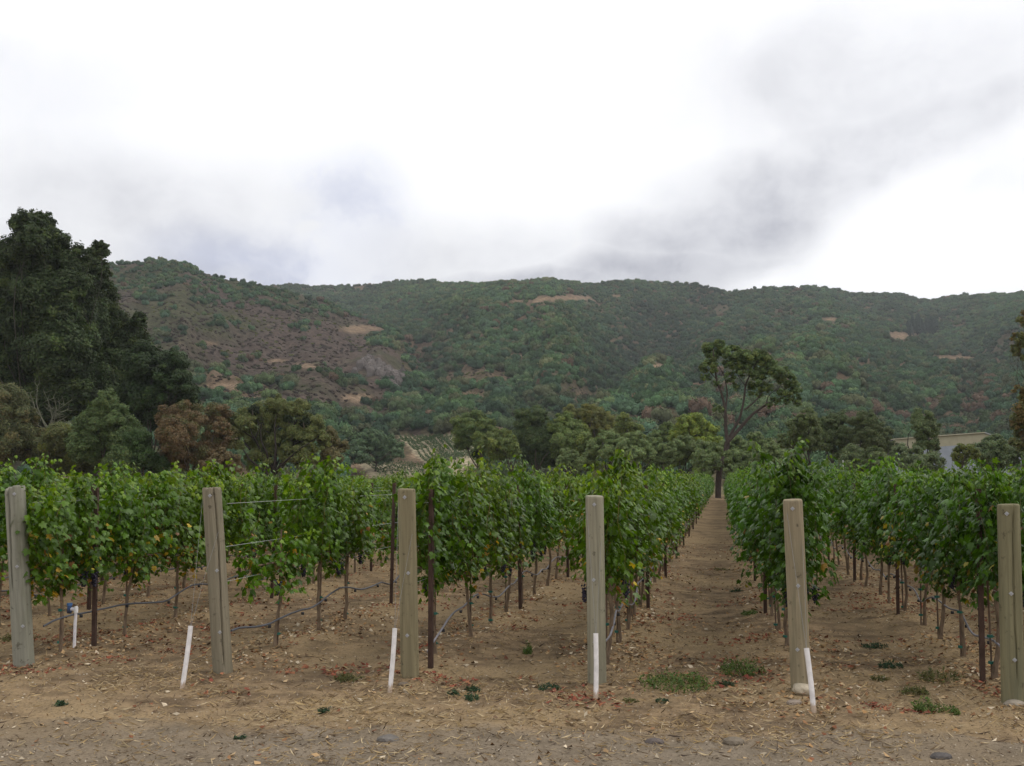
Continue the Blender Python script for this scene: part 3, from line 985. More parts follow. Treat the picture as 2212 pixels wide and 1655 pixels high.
# rows 1-4: white pipe sleeves on the ground anchors, with their guy wires
PIPE_PX = {1: ((393, 1484), (412, 1352)), 2: ((842, 1491), (853, 1357)), 3: ((1287, 1506), (1287, 1368)), 4: ((1758, 1537), (1742, 1400))}
PIPELOOK = {1: 'white plastic pipe leaning right, left of the cracked post', 2: 'white plastic pipe in front of the rusty stake and straight post', 3: 'white upright plastic pipe directly in front of the knotted post',
            4: 'white plastic pipe leaning left against the post with the rock'}
WIRELOOK = {1: 'thin guy wire from the cracked post to its white pipe', 2: 'thin guy wire from the straight post to its white pipe', 3: 'thin guy wire from the knotted post to its upright pipe', 4: 'thin guy wire from the rock-footed post to its pipe'}
for k, (bp, tp) in PIPE_PX.items():
    b = drop(ground_hit(*bp))
    pb, ptop, pr, ph, pd = post_tops[k]
    t_ = at_y(tp[0], tp[1], b.y + .10)
    g = Geo()
    wall = .0215
    ax = (t_ - b).normalized()
    pts_ = [b - ax * .05] + [b + (t_ - b) * q_ + Vector((.004 * math.sin(q_ * 3.14), 0, 0)) for q_ in (.03, .06, .09, .12, .16, .3, .5, .75, 1.0)]
    g.tube(np.array(pts_), wall, 20, (.70, .665, .65), cap=False)
    g.tube(np.array([t_, t_ - ax * .06]), [wall - .0001, wall - .005], 20, (.28, .26, .24), cap=True)
    o = link('white_pipe', g.mesh('white_pipe', M_PVC, True))
    me_ = o.data
    cc_ = np.empty(len(me_.vertices) * 4, np.float32); me_.color_attributes['tone'].data.foreach_get('color', cc_); cc_ = cc_.reshape(-1, 4)
    vz = np.array([q.co.z for q in me_.vertices]) - b.z
    if k != 99:
        cc_[:, :3] *= np.where(vz < .05 + .03 * ((np.arange(len(vz)) * 7) % 5) / 5, np.array([[.62], [.5], [.38]]), np.ones((3, 1))).T
    me_.color_attributes['tone'].data.foreach_set('color', cc_.ravel())
    tag(o, PIPELOOK[k], 'pipe', 'white plastic pipes by the end posts')
    g = Geo()
    end = pb + pd * (ph * .93) + Vector((-pr * .9 if k < 4 else -pr * .8, -pr * .6, 0))
    m_ = (t_ + end) / 2 + Vector((0, 0, -.01))
    g.tube(np.array([t_ - ax * .03, t_ + (m_ - t_) * .5, m_, m_ + (end - m_) * .5, end]), .0014, 5, (.22, .22, .22))
    front = pb + pd * (ph * .75) + Vector((pr * .6, -pr * .85, 0))
    g.tube(np.array([t_ - ax * .03, front * .5 + t_ * .5 + Vector((0, -.02, 0)), front, pb + pd * (ph * .82) + Vector((pr * 1.02, .02, 0))]), .0013, 5, (.22, .22, .22))
    o = link('guy_wire', g.mesh('guy_wire', M_WIRE, True))
    tag(o, WIRELOOK[k], 'wire', 'guy wires of the end posts')

# ------------------------------------------------------------------ rusty steel stakes along the rows
def steel_mesh():
    g = Geo()
    w_, t_, H = .044, .005, 1.84
    g.box((0, 0, H / 2 - .1), (w_, t_, H), (.066, .038, .028))
    g.box((-w_ / 2 + t_ / 2, .017 + t_ / 2, H / 2 - .1), (t_, .034, H), (.060, .035, .026))
    g.box((w_ / 2 - t_ / 2, .017 + t_ / 2, H / 2 - .1), (t_, .034, H), (.060, .035, .026))
    for z in np.arange(.35, 1.7, .15):
        g.box((-w_ / 2 - .004, .02, z), (.008, .01, .02), (.05, .031, .024))
        g.box((w_ / 2 + .004, .02, z), (.008, .01, .02), (.05, .031, .024))
    return g.mesh('steel_stake', M_RUST)


STEEL = steel_mesh()
ST0 = {0: 1.02, 1: 4.95, 2: .3, 3: 5.2, 4: 5.0, 5: .55}
for k in range(-2, 9):
    s = ST0.get(k, 1.0 + (k % 3) * 1.4)
    i = 0
    while s < 42:
        p = row_base(k) + RD * s - nrm * (.11 if k < 4 else -.11)
        u, v = project(p.x, p.y, 1.0)
        if -20 < u < 2232 and p.y > 5:
            o = link('steel_stake', STEEL, loc=(p.x, p.y, gz1(p.x, p.y)))
            o.rotation_euler = (random.uniform(-.015, .015), random.uniform(-.02, .02), RA - math.pi / 2 + random.uniform(-.2, .2))
            nm = ROWNAME.get(k)
            wh = (('behind the ' + nm) if k >= 0 else 'in the ' + nm) if nm else 'in the rows beyond the right-hand post'
            if nm and i < 9:
                o['label'] = 'rusty steel trellis stake, %s one %s' % (ORD[i], wh)
            else:
                o['label'] = 'rusty steel trellis stake ' + ('far down the row ' if nm else '') + wh
            o['category'] = 'stake'
            o['group'] = 'rusty steel stakes ' + wh
            i += 1
        elif p.y > 5:
            i += 1
        s += 4.68

# thin training stakes with green ties beside the nearest vines
g = Geo(); g.tube([(0, 0, -.1), (.004, .002, .5), (0, 0, 1.25)], .0095, 7, (.15, .10, .07)); TSTK = g.mesh('training_stake', M_RUST, True)
g = Geo(); g.tube([(0, 0, -.012), (0, 0, .012)], .027, 9, (.02, .12, .09)); g.box((.03, 0, -.004), (.02, .006, .01), (.02, .13, .09)); TIE = g.mesh('green_tie', M_HOSE)
for (k, idx), o in sorted(vine_roots.items()):
    if 0 <= k <= 6 and o.location.y < 16.5 and idx < 9:
        t_ = link('training_stake', TSTK, loc=Vector(o.location) + nrm * .012 + RD * .02)
        t_.rotation_euler = (random.uniform(-.03, .03), random.uniform(-.03, .03), 0)
        for z in (.10, .42):
            link('green_tie', TIE, t_, (0, 0, z + random.uniform(-.05, .05)))
        nm = ROWNAME.get(k, 'outermost right row')
        tag(t_, 'thin brown stake tied to the %s vine %s' % (ORD[idx], ('behind the ' + nm) if k in ROWNAME else 'in the outer right row'), 'stake', 'thin training stakes beside vines')

# ------------------------------------------------------------------ drip hoses and trellis wires, one per row
for k in range(-3, 9):
    b = row_base(k)
    nm = ROWNAME.get(k)
    wh = ('behind the ' + nm if k >= 0 else 'in the ' + nm) if nm else ('beyond the right-hand post' if k > 5 else 'in the third row left of every post')
    if not nm and k > 5:
        wh = ['in the row just past the right-hand post', 'in the second row past the right-hand post', 'in the third row past the right-hand post'][k - 6]
    n = 210
    s = np.linspace({0: .25, 1: .12, 2: .45, 3: .2}.get(k, .2), ROWLEN - 2, n) if True else None
    s = s[0] + (s - s[0]) ** 1.0
    s = np.concatenate([np.linspace(s[0], 20, 120), np.linspace(20.3, ROWLEN - 2, 90)])
    hgt = .40 + .05 * np.sin(s * 1.9 + k * 1.7) + .03 * np.sin(s * 4.3 + k) - .02 * np.abs(np.sin(s * math.pi / 1.17))
    if k in (0, 1):
        hgt = hgt - .10 * np.exp(-(s - s[0]) / .8)
    elif k in (2, 5):
        hgt = hgt - .18 * np.exp(-(s - s[0]) / .3)
    lat = .03 * np.sin(s * 2.3 + k) - .045
    x = b.x + RD.x * s + nrm.x * lat; y = b.y + RD.y * s + nrm.y * lat
    g = Geo()
    colr = (.10, .105, .125) if k in (0, 1, -1, -2, -3) else (.20, .19, .21)
    g.tube(np.stack([x, y, gz(x, y) * .5 + hgt], -1), .0105, 8, colr)
    for q in np.arange(.8, 20, .9):
        j = int(np.searchsorted(s, q))
        g.box((x[j], y[j], hgt[j] - .008), (.03, .02, .03), (.03, .03, .035))
    o = link('drip_hose', g.mesh('drip_hose', M_HOSE, True))
    tag(o, ('dark grey' if k < 2 else 'pale grey') + ' drip hose sagging between vines ' + wh, 'hose', 'drip hoses along the rows')
    g = Geo()
    for z in (.86, 1.2, 1.62):
        ln = np.linspace(0, ROWLEN, 24)
        g.tube(np.stack([b.x + RD.x * ln, b.y + RD.y * ln, z + .012 * np.sin(ln * .67 * math.pi)], -1), .002, 4, (.42, .42, .42))
    o = link('trellis_wires', g.mesh('trellis_wires', M_WIRE, True))
    o.name = 'trellis_wire'
    tag(o, 'thin steel trellis wires strung ' + wh, 'wire', 'trellis wires along the rows')

# irrigation riser by the first row
rb = drop(ground_hit(160, 1408))
root = empty('irrigation_riser', rb)
tag(root, 'white plastic irrigation standpipe with a blue valve by the left row', 'standpipe')
H_ = (1408 - 1322) / F * rb.y
g = Geo(); g.tube([(0, 0, -.08), (0, 0, H_ * .5), (.004, 0, H_ - .03)], .0165, 16, (.76, .73, .76)); link('pipe', g.mesh('pipe', M_PVC, True), root)
g = Geo()
g.tube([(.004, 0, H_ - .07), (.004, 0, H_ - .015), (-.002, 0, H_)], [.023, .023, .018], 16, (.80, .78, .78))
g.tube([(.0, 0, H_ - .03), (-.05, 0, H_ - .03)], .019, 14, (.74, .72, .76))
link('elbow', g.mesh('elbow', M_PVC, True), root)
vv = Geo(); vv.tube([(-.05, 0, H_ - .05), (-.085, 0, H_ - .05)], [.03, .027], 16, (.05, .06, .10)); vv.tube([(-.067, 0, H_ - .06), (-.067, 0, H_ + .01)], .024, 14, (.05, .10, .24))
vo = link('valve', vv.mesh('valve', M_PVC, True), root)
g = Geo(); g.tube([(-.067, 0, H_ + .008), (-.067, 0, H_ + .035)], [.028, .03], 12, (.10, .22, .50)); link('valve_cap', g.mesh('valve_cap', M_PVC, True), vo)

# ------------------------------------------------------------------ stones, weeds, litter
def rock_mesh(name, sx, sy, sz, seed, col, sub=3):
    bm = bmesh.new()
    bmesh.ops.create_icosphere(bm, subdivisions=sub, radius=1)
    v = np.array([q.co[:] for q in bm.verts]); f = np.array([[q.index for q in ff.verts] for ff in bm.faces])
    bm.free()
    d = .72 + .55 * fbm(v[:, 0] * 1.3 + v[:, 2] * .9 + 5, v[:, 1] * 1.3 - v[:, 2] * .7 + 5, seed, 3)
    v = v * d[:, None] * np.array([sx, sy, sz])
    return np_mesh(name, v, [f], M_STONE, np.broadcast_to(np.array(col), (len(v), 3)), smooth=False)


rp = drop(ground_hit(1734, 1497))
tag(link('rock', rock_mesh('rock', .10, .08, .055, 4, (.42, .36, .27)), loc=rp + Vector((0, -.03, .035))), 'pale rounded rock at the foot of the tan leaning post', 'rock')
for (u, v, s, lab, cl) in [(1715, 1520, .05, 'small grey stone just left of the leaning white pipe base', (.26, .21, .17)), (1585, 1602, .06, 'flat tan stone on the dirt track in front of the posts', (.17, .14, .105)), (2032, 1655 - 26, .055, 'dark grey stone on the track at lower right', (.10, .09, .085)),
                           (1415, 1598, .05, 'dark stone on the track below the weedy patch', (.12, .10, .09)), (838, 1597, .06, 'grey broken stone on the bare verge below the second pipe', (.15, .135, .12)), 
                           (2190, 1516, .06, 'tan stone at the foot of the right-hand post', (.28, .24, .19)), (872, 1474, .045, 'flat grey stone beside the straight post', (.15, .12, .09))]:
    p = drop(ground_hit(u, v))
    tag(link('stone', rock_mesh('stone', s * 1.4, s, s * .6, int(u), cl, 2), loc=p + Vector((0, 0, s * .2))), lab, 'stone', 'loose stones on the ground')


def weed_mesh(seed, r, h, n, tall, tone):
    rng = np.random.default_rng(seed)
    g = Geo()
    a = rng.uniform(0, 6.283, n); rr = r * np.sqrt(rng.random(n))
    bx, by = rr * np.cos(a), rr * np.sin(a)
    hh = h * rng.uniform(.35, 1.0, n) * (1 - .5 * (rr / r) ** 2)
    lean = rng.normal(0, .35, (n, 2))
    if tall:
        for i in range(min(n, 70)):
            q = np.linspace(0, 1, 4)
            pth = np.stack([bx[i] + lean[i, 0] * hh[i] * q ** 1.5, by[i] + lean[i, 1] * hh[i] * q ** 1.5, -.01 + hh[i] * q], -1)
            g.tube(pth, np.linspace(.0022, .0012, 4), 3, np.array(tone) * 1.1, 0, False)
    m = n * 5
    pick = rng.integers(0, n, m); q = rng.uniform(.1, 1, m)
    pos = np.stack([bx[pick] + lean[pick, 0] * hh[pick] * q ** 1.5, by[pick] + lean[pick, 1] * hh[pick] * q ** 1.5, hh[pick] * q], -1) + rng.normal(0, .008, (m, 3))
    nor = rng.normal(size=(m, 3)) * .6 + np.array([0, -.2, .8])
    col = np.array(tone) * rng.uniform(.55, 1.5, (m, 1)) * np.stack([rng.uniform(.8, 1.35, m), np.ones(m), rng.uniform(.7, 1.2, m)], -1)
    tufts(g, pos, nor, rng.uniform(.008, .022, m), col, rng, aspect=.4)
    return g.mesh('weed', M_TREE)


GRN, DGRN, OLV = (.085, .135, .032), (.030, .062, .028), (.10, .105, .035)
WEEDS = [(1465, 1480, .34, .16, 240, 1, GRN, 'broad patch of green weeds between the knotted and leaning posts'), (1598, 1455, .24, .18, 120, 1, GRN, 'taller loose green weeds right of the broad weed patch'),
         (1568, 1482, .08, .07, 40, 0, DGRN, 'small dark weed right below the broad weed patch'), (1188, 1482, .10, .05, 50, 0, DGRN, 'low dark weed left of the knotted post'), (1021, 1488, .07, .07, 40, 0, DGRN, 'dark weed clump right of the straight post, higher one'),
         (1018, 1510, .06, .05, 35, 0, DGRN, 'dark weed clump below another right of the straight post'), (977, 1497, .05, .05, 26, 0, DGRN, 'tiny dark weed nearest the straight post'), (1140, 1410, .05, .14, 40, 1, GRN, 'upright green weed between the straight and knotted posts'),
         (1890, 1397, .14, .05, 70, 0, DGRN, 'flat dark green weed in the lane right of the leaning post'), (1925, 1440, .12, .07, 70, 0, DGRN, 'dark bushy weed below the flat one in the right lane'),
         (1998, 1530, .08, .16, 60, 1, GRN, 'spiky upright green weed left of the right-hand post'), (2052, 1530, .08, .09, 50, 0, GRN, 'rounded green weed near the right-hand post'), (1975, 1492, .12, .09, 60, 1, OLV, 'sparse olive weed above the spiky weed at right'),
         (2030, 1470, .2, .14, 90, 1, OLV, 'loose tall olive weeds in the lane beside the right-hand post'), (750, 1462, .14, .10, 60, 1, OLV, 'faint olive grass tuft between the cracked and straight posts'),
         (130, 1583 - 60, .05, .05, 26, 0, DGRN, 'tiny dark weed on the verge at far left'), (1430, 1512, .05, .05, 26, 0, DGRN, 'tiny dark weed below the broad weed patch'), (1560, 1230, .16, .07, 50, 0, OLV, 'olive weed low in the middle lane far from camera'),
         (1590, 1250 + 28, .10, .07, 40, 0, DGRN, 'dark weed in the middle lane beside the leaning row'), (1620, 1330, .12, .08, 50, 1, GRN, 'green weed under the leaning post row in the middle lane'), (700, 1535, .05, .05, 26, 0, DGRN, 'small dark weed on the verge between the white pipes'),
         (1360, 1508, .07, .04, 30, 0, OLV, 'low olive weed right of the upright pipe base'), (40, 1490 - 110, .2, .12, 80, 1, OLV, 'pale olive grass behind the split-topped post'), (1900, 1470, .08, .06, 36, 1, OLV, 'thin olive weed between leaning post and spiky weed'), (520, 1590, .04, .03, 16, 0, DGRN, 'speck of green weed low on the left verge')]
for i, (u, v, r, h, n, tall, tone, lab) in enumerate(WEEDS):
    p = drop(ground_hit(u, v))
    o = link('weed', weed_mesh(300 + i, r, h, n, tall, tone), loc=p)
    o['tint'] = [1.0, 1.0, 1.0]
    tag(o, lab, 'weed', 'weeds on the bare ground')


def litter(name, n, seed, sampler, size, cols, aspect, lift, curl):
    rng = np.random.default_rng(seed)
    x, y = sampler(rng, n)
    n = len(x)
    z = gz(x, y) + rng.uniform(.002, lift, n)
    nor = np.stack([rng.normal(0, .35, n), rng.normal(0, .35, n), np.ones(n)], -1)
    nor = unit(nor)
    t = unit(np.cross(nor, unit(rng.normal(size=(n, 3))))); s = np.cross(nor, t)
    sz = rng.uniform(size[0], size[1], n)[:, None]
    asp = rng.uniform(aspect[0], aspect[1], n)[:, None]
    pos = np.stack([x, y, z], -1)
    cu = rng.uniform(-curl, curl, (n, 1))
    a = pos - t * sz + nor * sz * np.abs(cu); b = pos + t * sz + nor * sz * rng.uniform(0, curl, (n, 1))
    c = pos + s * sz * asp + nor * sz * cu * .4 + t * sz * .2; d = pos - s * sz * asp - nor * 0 + t * sz * .1
    v = np.stack([a, c, b, d], 1).reshape(-1, 3)
    k = np.arange(n)[:, None] * 4
    f = np.vstack([k + np.array([[0, 1, 2]]), k + np.array([[0, 2, 3]])])
    cl = np.array(cols)[rng.integers(0, len(cols), n)] * rng.uniform(.7, 1.25, (n, 1))
    return np_mesh(name, v, [f], M_LITTER, np.repeat(cl, 4, 0))


def fan(rng, n, y0=6.6, y1=34, p=1.0):
    """points over the visible ground, denser near the camera"""
    y = y0 * (y1 / y0) ** (rng.random(n) ** p)
    x = y * rng.uniform(-.60, .60, n)
    return x, y


def into_field(x, y):
    return (x - _H0[0]) * _HN[0] + (y - _H0[1]) * _HN[1]


def s_leaves(rng, n):
    x, y = fan(rng, n * 3)
    q = into_field(x, y)
    off = x * nrm.x + y * nrm.y
    d = np.min(np.abs(off[:, None] - _offs[None]), 1)
    w_ = np.clip(.25 + (q + .8) * .6, .06, 1) * (.25 + 1.1 * np.exp(-(d / .45) ** 2)) * np.clip(fbm(x * 1.1, y * 1.1, 81, 3) * 3 - .9, .08, 1.5)
    keep = rng.random(len(x)) < w_ * .7
    return x[keep][:n], y[keep][:n]


def s_red(rng, n):
    x, y = fan(rng, n * 10, 7.6, 30)
    q = into_field(x, y)
    m = fbm(x * 1.7, y * 1.7, 91, 3)
    keep = (m > .60) & (rng.random(len(x)) < np.clip((m - .60) * 12, 0, 1)) & (q > -.9)
    return x[keep][:n], y[keep][:n]


def s_straw(rng, n):
    x, y = fan(rng, n * 2, 6.4, 22)
    q = into_field(x, y)
    w_ = np.exp(-((q + .75) / .7) ** 2) * 1.0 + .28
    keep = rng.random(len(x)) < w_ * np.clip(fbm(x * .9, y * .9, 85, 3) * 3.2 - 1, .15, 1)
    return x[keep][:n], y[keep][:n]


tag(link('fallen_leaves', litter('fallen_leaves', 27000, 1, s_leaves, (.012, .034), [(.38, .25, .13), (.42, .30, .17), (.26, .14, .07), (.20, .085, .045), (.52, .43, .31), (.14, .09, .055), (.34, .20, .09)], (.45, .9), .02, .5)),
    'dry brown and tan leaves fallen over the dirt', 'leaves', kind='stuff')
tag(link('red_leaf_litter', litter('red_leaf_litter', 6500, 2, s_red, (.014, .036), [(.26, .085, .05), (.20, .06, .04), (.30, .13, .07), (.17, .07, .045)], (.3, .8), .022, .6)),
    'scattered patches of red-brown dead leaves on the dirt', 'leaves', kind='stuff')
tag(link('straw_litter', litter('straw_litter', 47000, 3, s_straw, (.022, .06), [(.40, .29, .15), (.34, .24, .12), (.46, .36, .22), (.27, .19, .10), (.16, .11, .065)], (.04, .10), .014, .25)),
    'dry straw and grass bits strewn over the verge', 'straw', kind='stuff')
tag(link('gravel', litter('gravel', 25000, 4, lambda r, n: fan(r, n, 6.3, 20, 1.3), (.003, .012), [(.26, .21, .155), (.34, .28, .21), (.12, .095, .07), (.20, .15, .10), (.42, .36, .28)], (.6, 1.0), .012, .5)),
    'small stones and chips lying on the track and verge', 'gravel', kind='stuff')
tag(link('twig_litter', litter('twig_litter', 2200, 5, lambda r, n: fan(r, n, 6.4, 20), (.02, .075), [(.10, .07, .05), (.16, .11, .075), (.07, .05, .04)], (.03, .07), .02, .15)),
    'small dark twigs scattered over the ground', 'twigs', kind='stuff')

# ------------------------------------------------------------------ trees
def branch_path(p0, p1, rng, k=6, bow=.12):
    p0, p1 = np.array(p0, float), np.array(p1, float)
    h = np.linspace(0, 1, k)
    L = np.linalg.norm(p1 - p0)
    off = rng.normal(0, bow * L, 3) * np.array([1, 1, .4])
    wig = np.cumsum(rng.normal(0, .02 * L, (k, 3)), 0); wig -= np.outer(h, wig[-1])
    return p0 + np.outer(h, p1 - p0) + np.outer(np.sin(np.pi * h), off) + wig


def tree(name, label, Y, lobes, tint, trunk_u=None, leaf=.20, dens=1.0, seed=0, bark=(.085, .068, .052), trunk_r=None, limbs=None, depth=.9, droop=0.0, group=None, tone_var=.18, hollow=.35, limb=1.0, category='tree', show=1.0, base_v=None, second=None):
    """lobes: (u, v, radius) measured on the photo, turned into foliage masses of real size at distance Y"""
    rng = np.random.default_rng(seed + 1000)
    if trunk_u is None:
        trunk_u = float(np.mean([l[0] for l in lobes]))
    gx0 = (trunk_u - CX) / F * Y / math.cos(PITCH) * 1.0
    base = Vector((at_y(trunk_u, HZ, Y).x, Y, 0))
    if math.hypot(base.x, base.y) > 240:
        base.z = float(hz1(np.array([base.x]), np.array([base.y]))[0]) - .3
    else:
        base.z = -.05
    root = empty(name, base)
    tag(root, label, category, group)
    L = []
    for (u, v, r) in lobes:
        r *= 1.10 if name == 'forked_tree' else 1.0
        p = at_y(u, v, Y) - base
        R = r / F * Y
        L.append((np.array([p.x, rng.normal(0, R * depth), p.z]), R))
    top = max(c[2] + R for c, R in L)
    g = Geo()
    tr_r = trunk_r or .022 * top
    low = min(c[2] for c, R in L)
    if limbs is None:
        fork = np.array([rng.normal(0, .02 * top), 0, max(.22 * top, low * .55)])
        g.tube(branch_path((0, 0, -.3), fork, rng, 6, .03), np.linspace(tr_r * 1.25, tr_r * .8, 6), 9, bark)
        for c, R in L:
            e = c + np.array([0, 0, R * .3])
            g.tube(branch_path(fork, e, rng, 7, .10), np.linspace(tr_r * .5 * limb, tr_r * .08 * limb, 7), 6, bark)
            for q in range(3):
                d = unit(rng.normal(size=3) + np.array([0, 0, .3]))
                g.tube(branch_path(fork * .35 + e * .65, c + d * R * .8, rng, 5, .12), np.linspace(tr_r * .25 * limb, tr_r * .05 * limb, 5), 5, bark)
    else:
        for path, r0, r1 in limbs:
            pp = []
            for (u, v) in path:
                q = at_y(u, v, Y) - base
                pp.append((q.x, rng.normal(0, .15), q.z))
            pp = np.array(pp)
            k = np.linspace(0, len(pp) - 1, 4 * len(pp))
            sm = np.stack([np.interp(k, np.arange(len(pp)), pp[:, a]) for a in range(3)], -1)
            sm[1:-1] = (sm[:-2] + sm[1:-1] * 2 + sm[2:]) / 4
            g.tube(sm, np.linspace(r0, r1, len(sm)), 9, bark)
    link('trunk', g.mesh(name + '_trunk', M_BARK, True), root)
    g = Geo()
    P, N, S, C = [], [], [], []
    for c, R in L:
        nc = int(dens * (13 + 34 * (R / (leaf * 9)) ** 1.7))
        nc = min(nc, 260)
        d = unit(rng.normal(size=(nc, 3)) * np.array([1, 1, .9]) + np.array([0, 0, .15]))
        rad = R * (hollow + (1 - hollow) * rng.random(nc) ** .6)
        cc = c + d * rad[:, None] * np.array([1, 1, .95])
        cc[:, 2] += 0
        cr = R * rng.uniform(.22, .42, nc)
        sub = rng.uniform(1 - tone_var, 1 + tone_var, nc)
        leaf_ = leaf * .66
        nl = np.clip(46 * (cr / (leaf_ * 2)) ** 1.6, 24, 260).astype(int)
        idx = np.repeat(np.arange(nc), nl)
        dd = unit(rng.normal(size=(len(idx), 3)))
        rr = rng.random(len(idx)) ** .45
        p = cc[idx] + dd * (cr[idx] * rr)[:, None] * np.array([1, 1, .8])
        if droop:
            p[:, 2] -= droop * rng.random(len(idx)) * cr[idx]
        n = dd * .6 + d[idx] * .5 + rng.normal(0, .5, dd.shape) + np.array([0, 0, .45])
        P.append(p); N.append(n); S.append(leaf_ * rng.uniform(.55, 1.3, len(idx)))
        base_c = np.ones((len(idx), 3)) * sub[idx][:, None] * rng.uniform(.75, 1.28, (len(idx), 1))
        base_c *= np.stack([rng.uniform(.85, 1.2, len(idx)), np.ones(len(idx)), rng.uniform(.8, 1.15, len(idx))], -1)
        if second is not None:
            pick = (rng.random(nc) < second[1])[idx]
            base_c[pick] *= np.array(second[0])
        C.append(base_c)
    tufts(g, np.vstack(P), np.vstack(N), np.concatenate(S), np.vstack(C), rng, aspect=.62)
    o = link('crown', g.mesh(name + '_crown', M_TREE), root)
    o['tint'] = [float(q) * TREE_K.get(name, 1.75 if Y < 110 and trunk_u < 1000 else 2.0) * k_ for q, k_ in zip(tint, (.94, 1.10, .84))]
    return root


TREE_K = {'eucalyptus_tree': 1.0, 'oak_tree': 1.15, 'mistletoe_clump': 1.0, 'round_bush': 2.2, 'olive_tree': 2.2, 'forked_tree': 2.0}
T_EUC, T_DARK, T_GRN, T_OLIVE, T_YEL, T_RUST, T_BRN = (.040, .054, .022), (.028, .042, .018), (.050, .075, .024), (.080, .100, .055), (.100, .115, .030), (.090, .054, .034), (.066, .064, .036)
tree('eucalyptus_tree', 'tallest dark eucalyptus rising to the sky at the left edge', 118,
     [(86, 474, 24), (98, 480, 18), (66, 484, 20), (212, 528, 16), (82, 492, 36), (62, 520, 30), (112, 520, 34), (28, 560, 42), (88, 570, 40), (140, 560, 42), (10, 620, 55), (75, 640, 58), (150, 625, 52), (30, 700, 60), (110, 710, 62), (165, 700, 48), (-30, 680, 60), (-20, 770, 70), (60, 780, 64), (150, 690, 40), (185, 740, 40), (170, 850, 50), (60, 660, 40), (-10, 590, 40), (110, 640, 40), (90, 640, 72), (40, 740, 80), (140, 760, 70), (-10, 640, 68), (95, 540, 42), (140, 790, 62), (30, 850, 60), (110, 860, 55)],
     T_EUC, 95, .30, 1.5, 1, (.045, .042, .032), .45, limb=.4, droop=.5, tone_var=.28, second=((1.6, 1.5, 1.2), .22))
tree('eucalyptus_tree', 'second dark eucalyptus, close behind and right of the tallest one', 126,
     [(206, 545, 28), (222, 585, 26), (190, 585, 34), (212, 640, 40), (232, 690, 40), (185, 690, 48), (272, 705, 38), (306, 690, 18), (225, 760, 55), (280, 760, 38), (250, 820, 55), (190, 830, 55), (320, 740, 14), (215, 700, 55), (255, 790, 55)],
     T_EUC, 215, .30, 1.5, 2, (.045, .042, .032), .4, limb=.4, droop=.5, tone_var=.4, second=((1.5, 1.3, 1.0), .2))
tree('oak_tree', 'broad dark green tree sloping down right of the eucalyptus pair', 114,
     [(330, 790, 44), (372, 790, 34), (398, 830, 30), (408, 860, 22), (320, 850, 52), (372, 860, 40), (280, 870, 52), (350, 910, 40), (245, 880, 45)],
     T_DARK, 330, .26, 1.4, 3, (.05, .045, .035), .35, limb=.5, second=((1.5, 1.5, 1.3), .25))
# front line at the left
tree('leafy_tree', 'reddish brown tree at the extreme left below the eucalyptus', 101, [(10, 870, 42), (-20, 900, 50), (38, 900, 34), (15, 950, 50), (-20, 960, 50), (50, 960, 40)], T_BRN, 5, .16, 1, 4, second=((1.15, .92, .85), .25))
tree('leafy_tree', 'green cone-shaped tree in front of the dark eucalyptus', 99, [(236, 862, 22), (228, 890, 32), (262, 905, 30), (205, 920, 38), (245, 940, 45), (285, 955, 36), (185, 965, 36), (225, 985, 45), (290, 1000, 36)], (.058, .074, .032), 240, .15, 1.1, 5)
tree('leafy_tree', 'olive brown bushy tree between the reddish and cone-shaped trees', 103, [(110, 950, 38), (150, 950, 34), (85, 985, 40), (140, 990, 42), (170, 1000, 36), (95, 1010, 30)], (.072, .070, .034), 120, .15, 1, 6, second=((1.2, 1.2, .7), .3))
tree('leafy_tree', 'small dark green tree between the cone-shaped and rust trees', 97, [(305, 955, 28), (318, 985, 26), (290, 985, 28), (330, 1005, 26)], (.032, .050, .018), 306, .14, 1.1, 7)
tree('leafy_tree', 'rust orange tree with round crown left of the olive tree', 100, [(412, 900, 34), (380, 905, 30), (448, 900, 32), (362, 940, 34), (410, 945, 40), (462, 945, 36), (480, 925, 18), (385, 985, 38), (445, 990, 40)], T_RUST, 420, .15, 1.05, 8, second=((.75, 1.05, .8), .3))
tree('leafy_tree', 'round olive green tree with dark branches showing, beside the rust tree', 104,
     [(600, 882, 32), (562, 890, 30), (640, 890, 30), (530, 915, 32), (670, 920, 30), (590, 925, 36), (640, 940, 36), (545, 950, 36), (515, 950, 24), (690, 950, 26), (600, 965, 34), (560, 990, 32), (650, 985, 34)],
     (.085, .085, .036), 590, .14, .62, 9, (.04, .033, .028), .30, hollow=.5)
for i, (u, v, r) in enumerate([(545, 885, 12), (655, 912, 13), (622, 905, 10)]):
    tree('mistletoe_clump', ['dark mistletoe ball at upper left in the olive green tree', 'dark mistletoe ball at the right in the olive green tree', 'small dark mistletoe ball in the middle of the olive tree'][i], 103.2, [(u, v, r)], (.022, .030, .012), u, .09, 1.6, 60 + i, trunk_r=.01, limbs=[([(u + 2, v + r), (u, v)], .05, .02)], category='mistletoe', group='mistletoe balls in the olive green tree')
tree('leafy_tree', 'small brownish tree at the right end of the left clump', 106, [(718, 938, 18), (705, 960, 22), (732, 965, 20), (715, 990, 26)], (.092, .072, .042), 716, .14, 1, 10)
tree('leafy_tree', 'low orange brown tree under the rust tree', 96, [(480, 990, 22), (500, 1005, 24), (462, 1008, 22)], (.085, .056, .036), 482, .13, 1, 11)
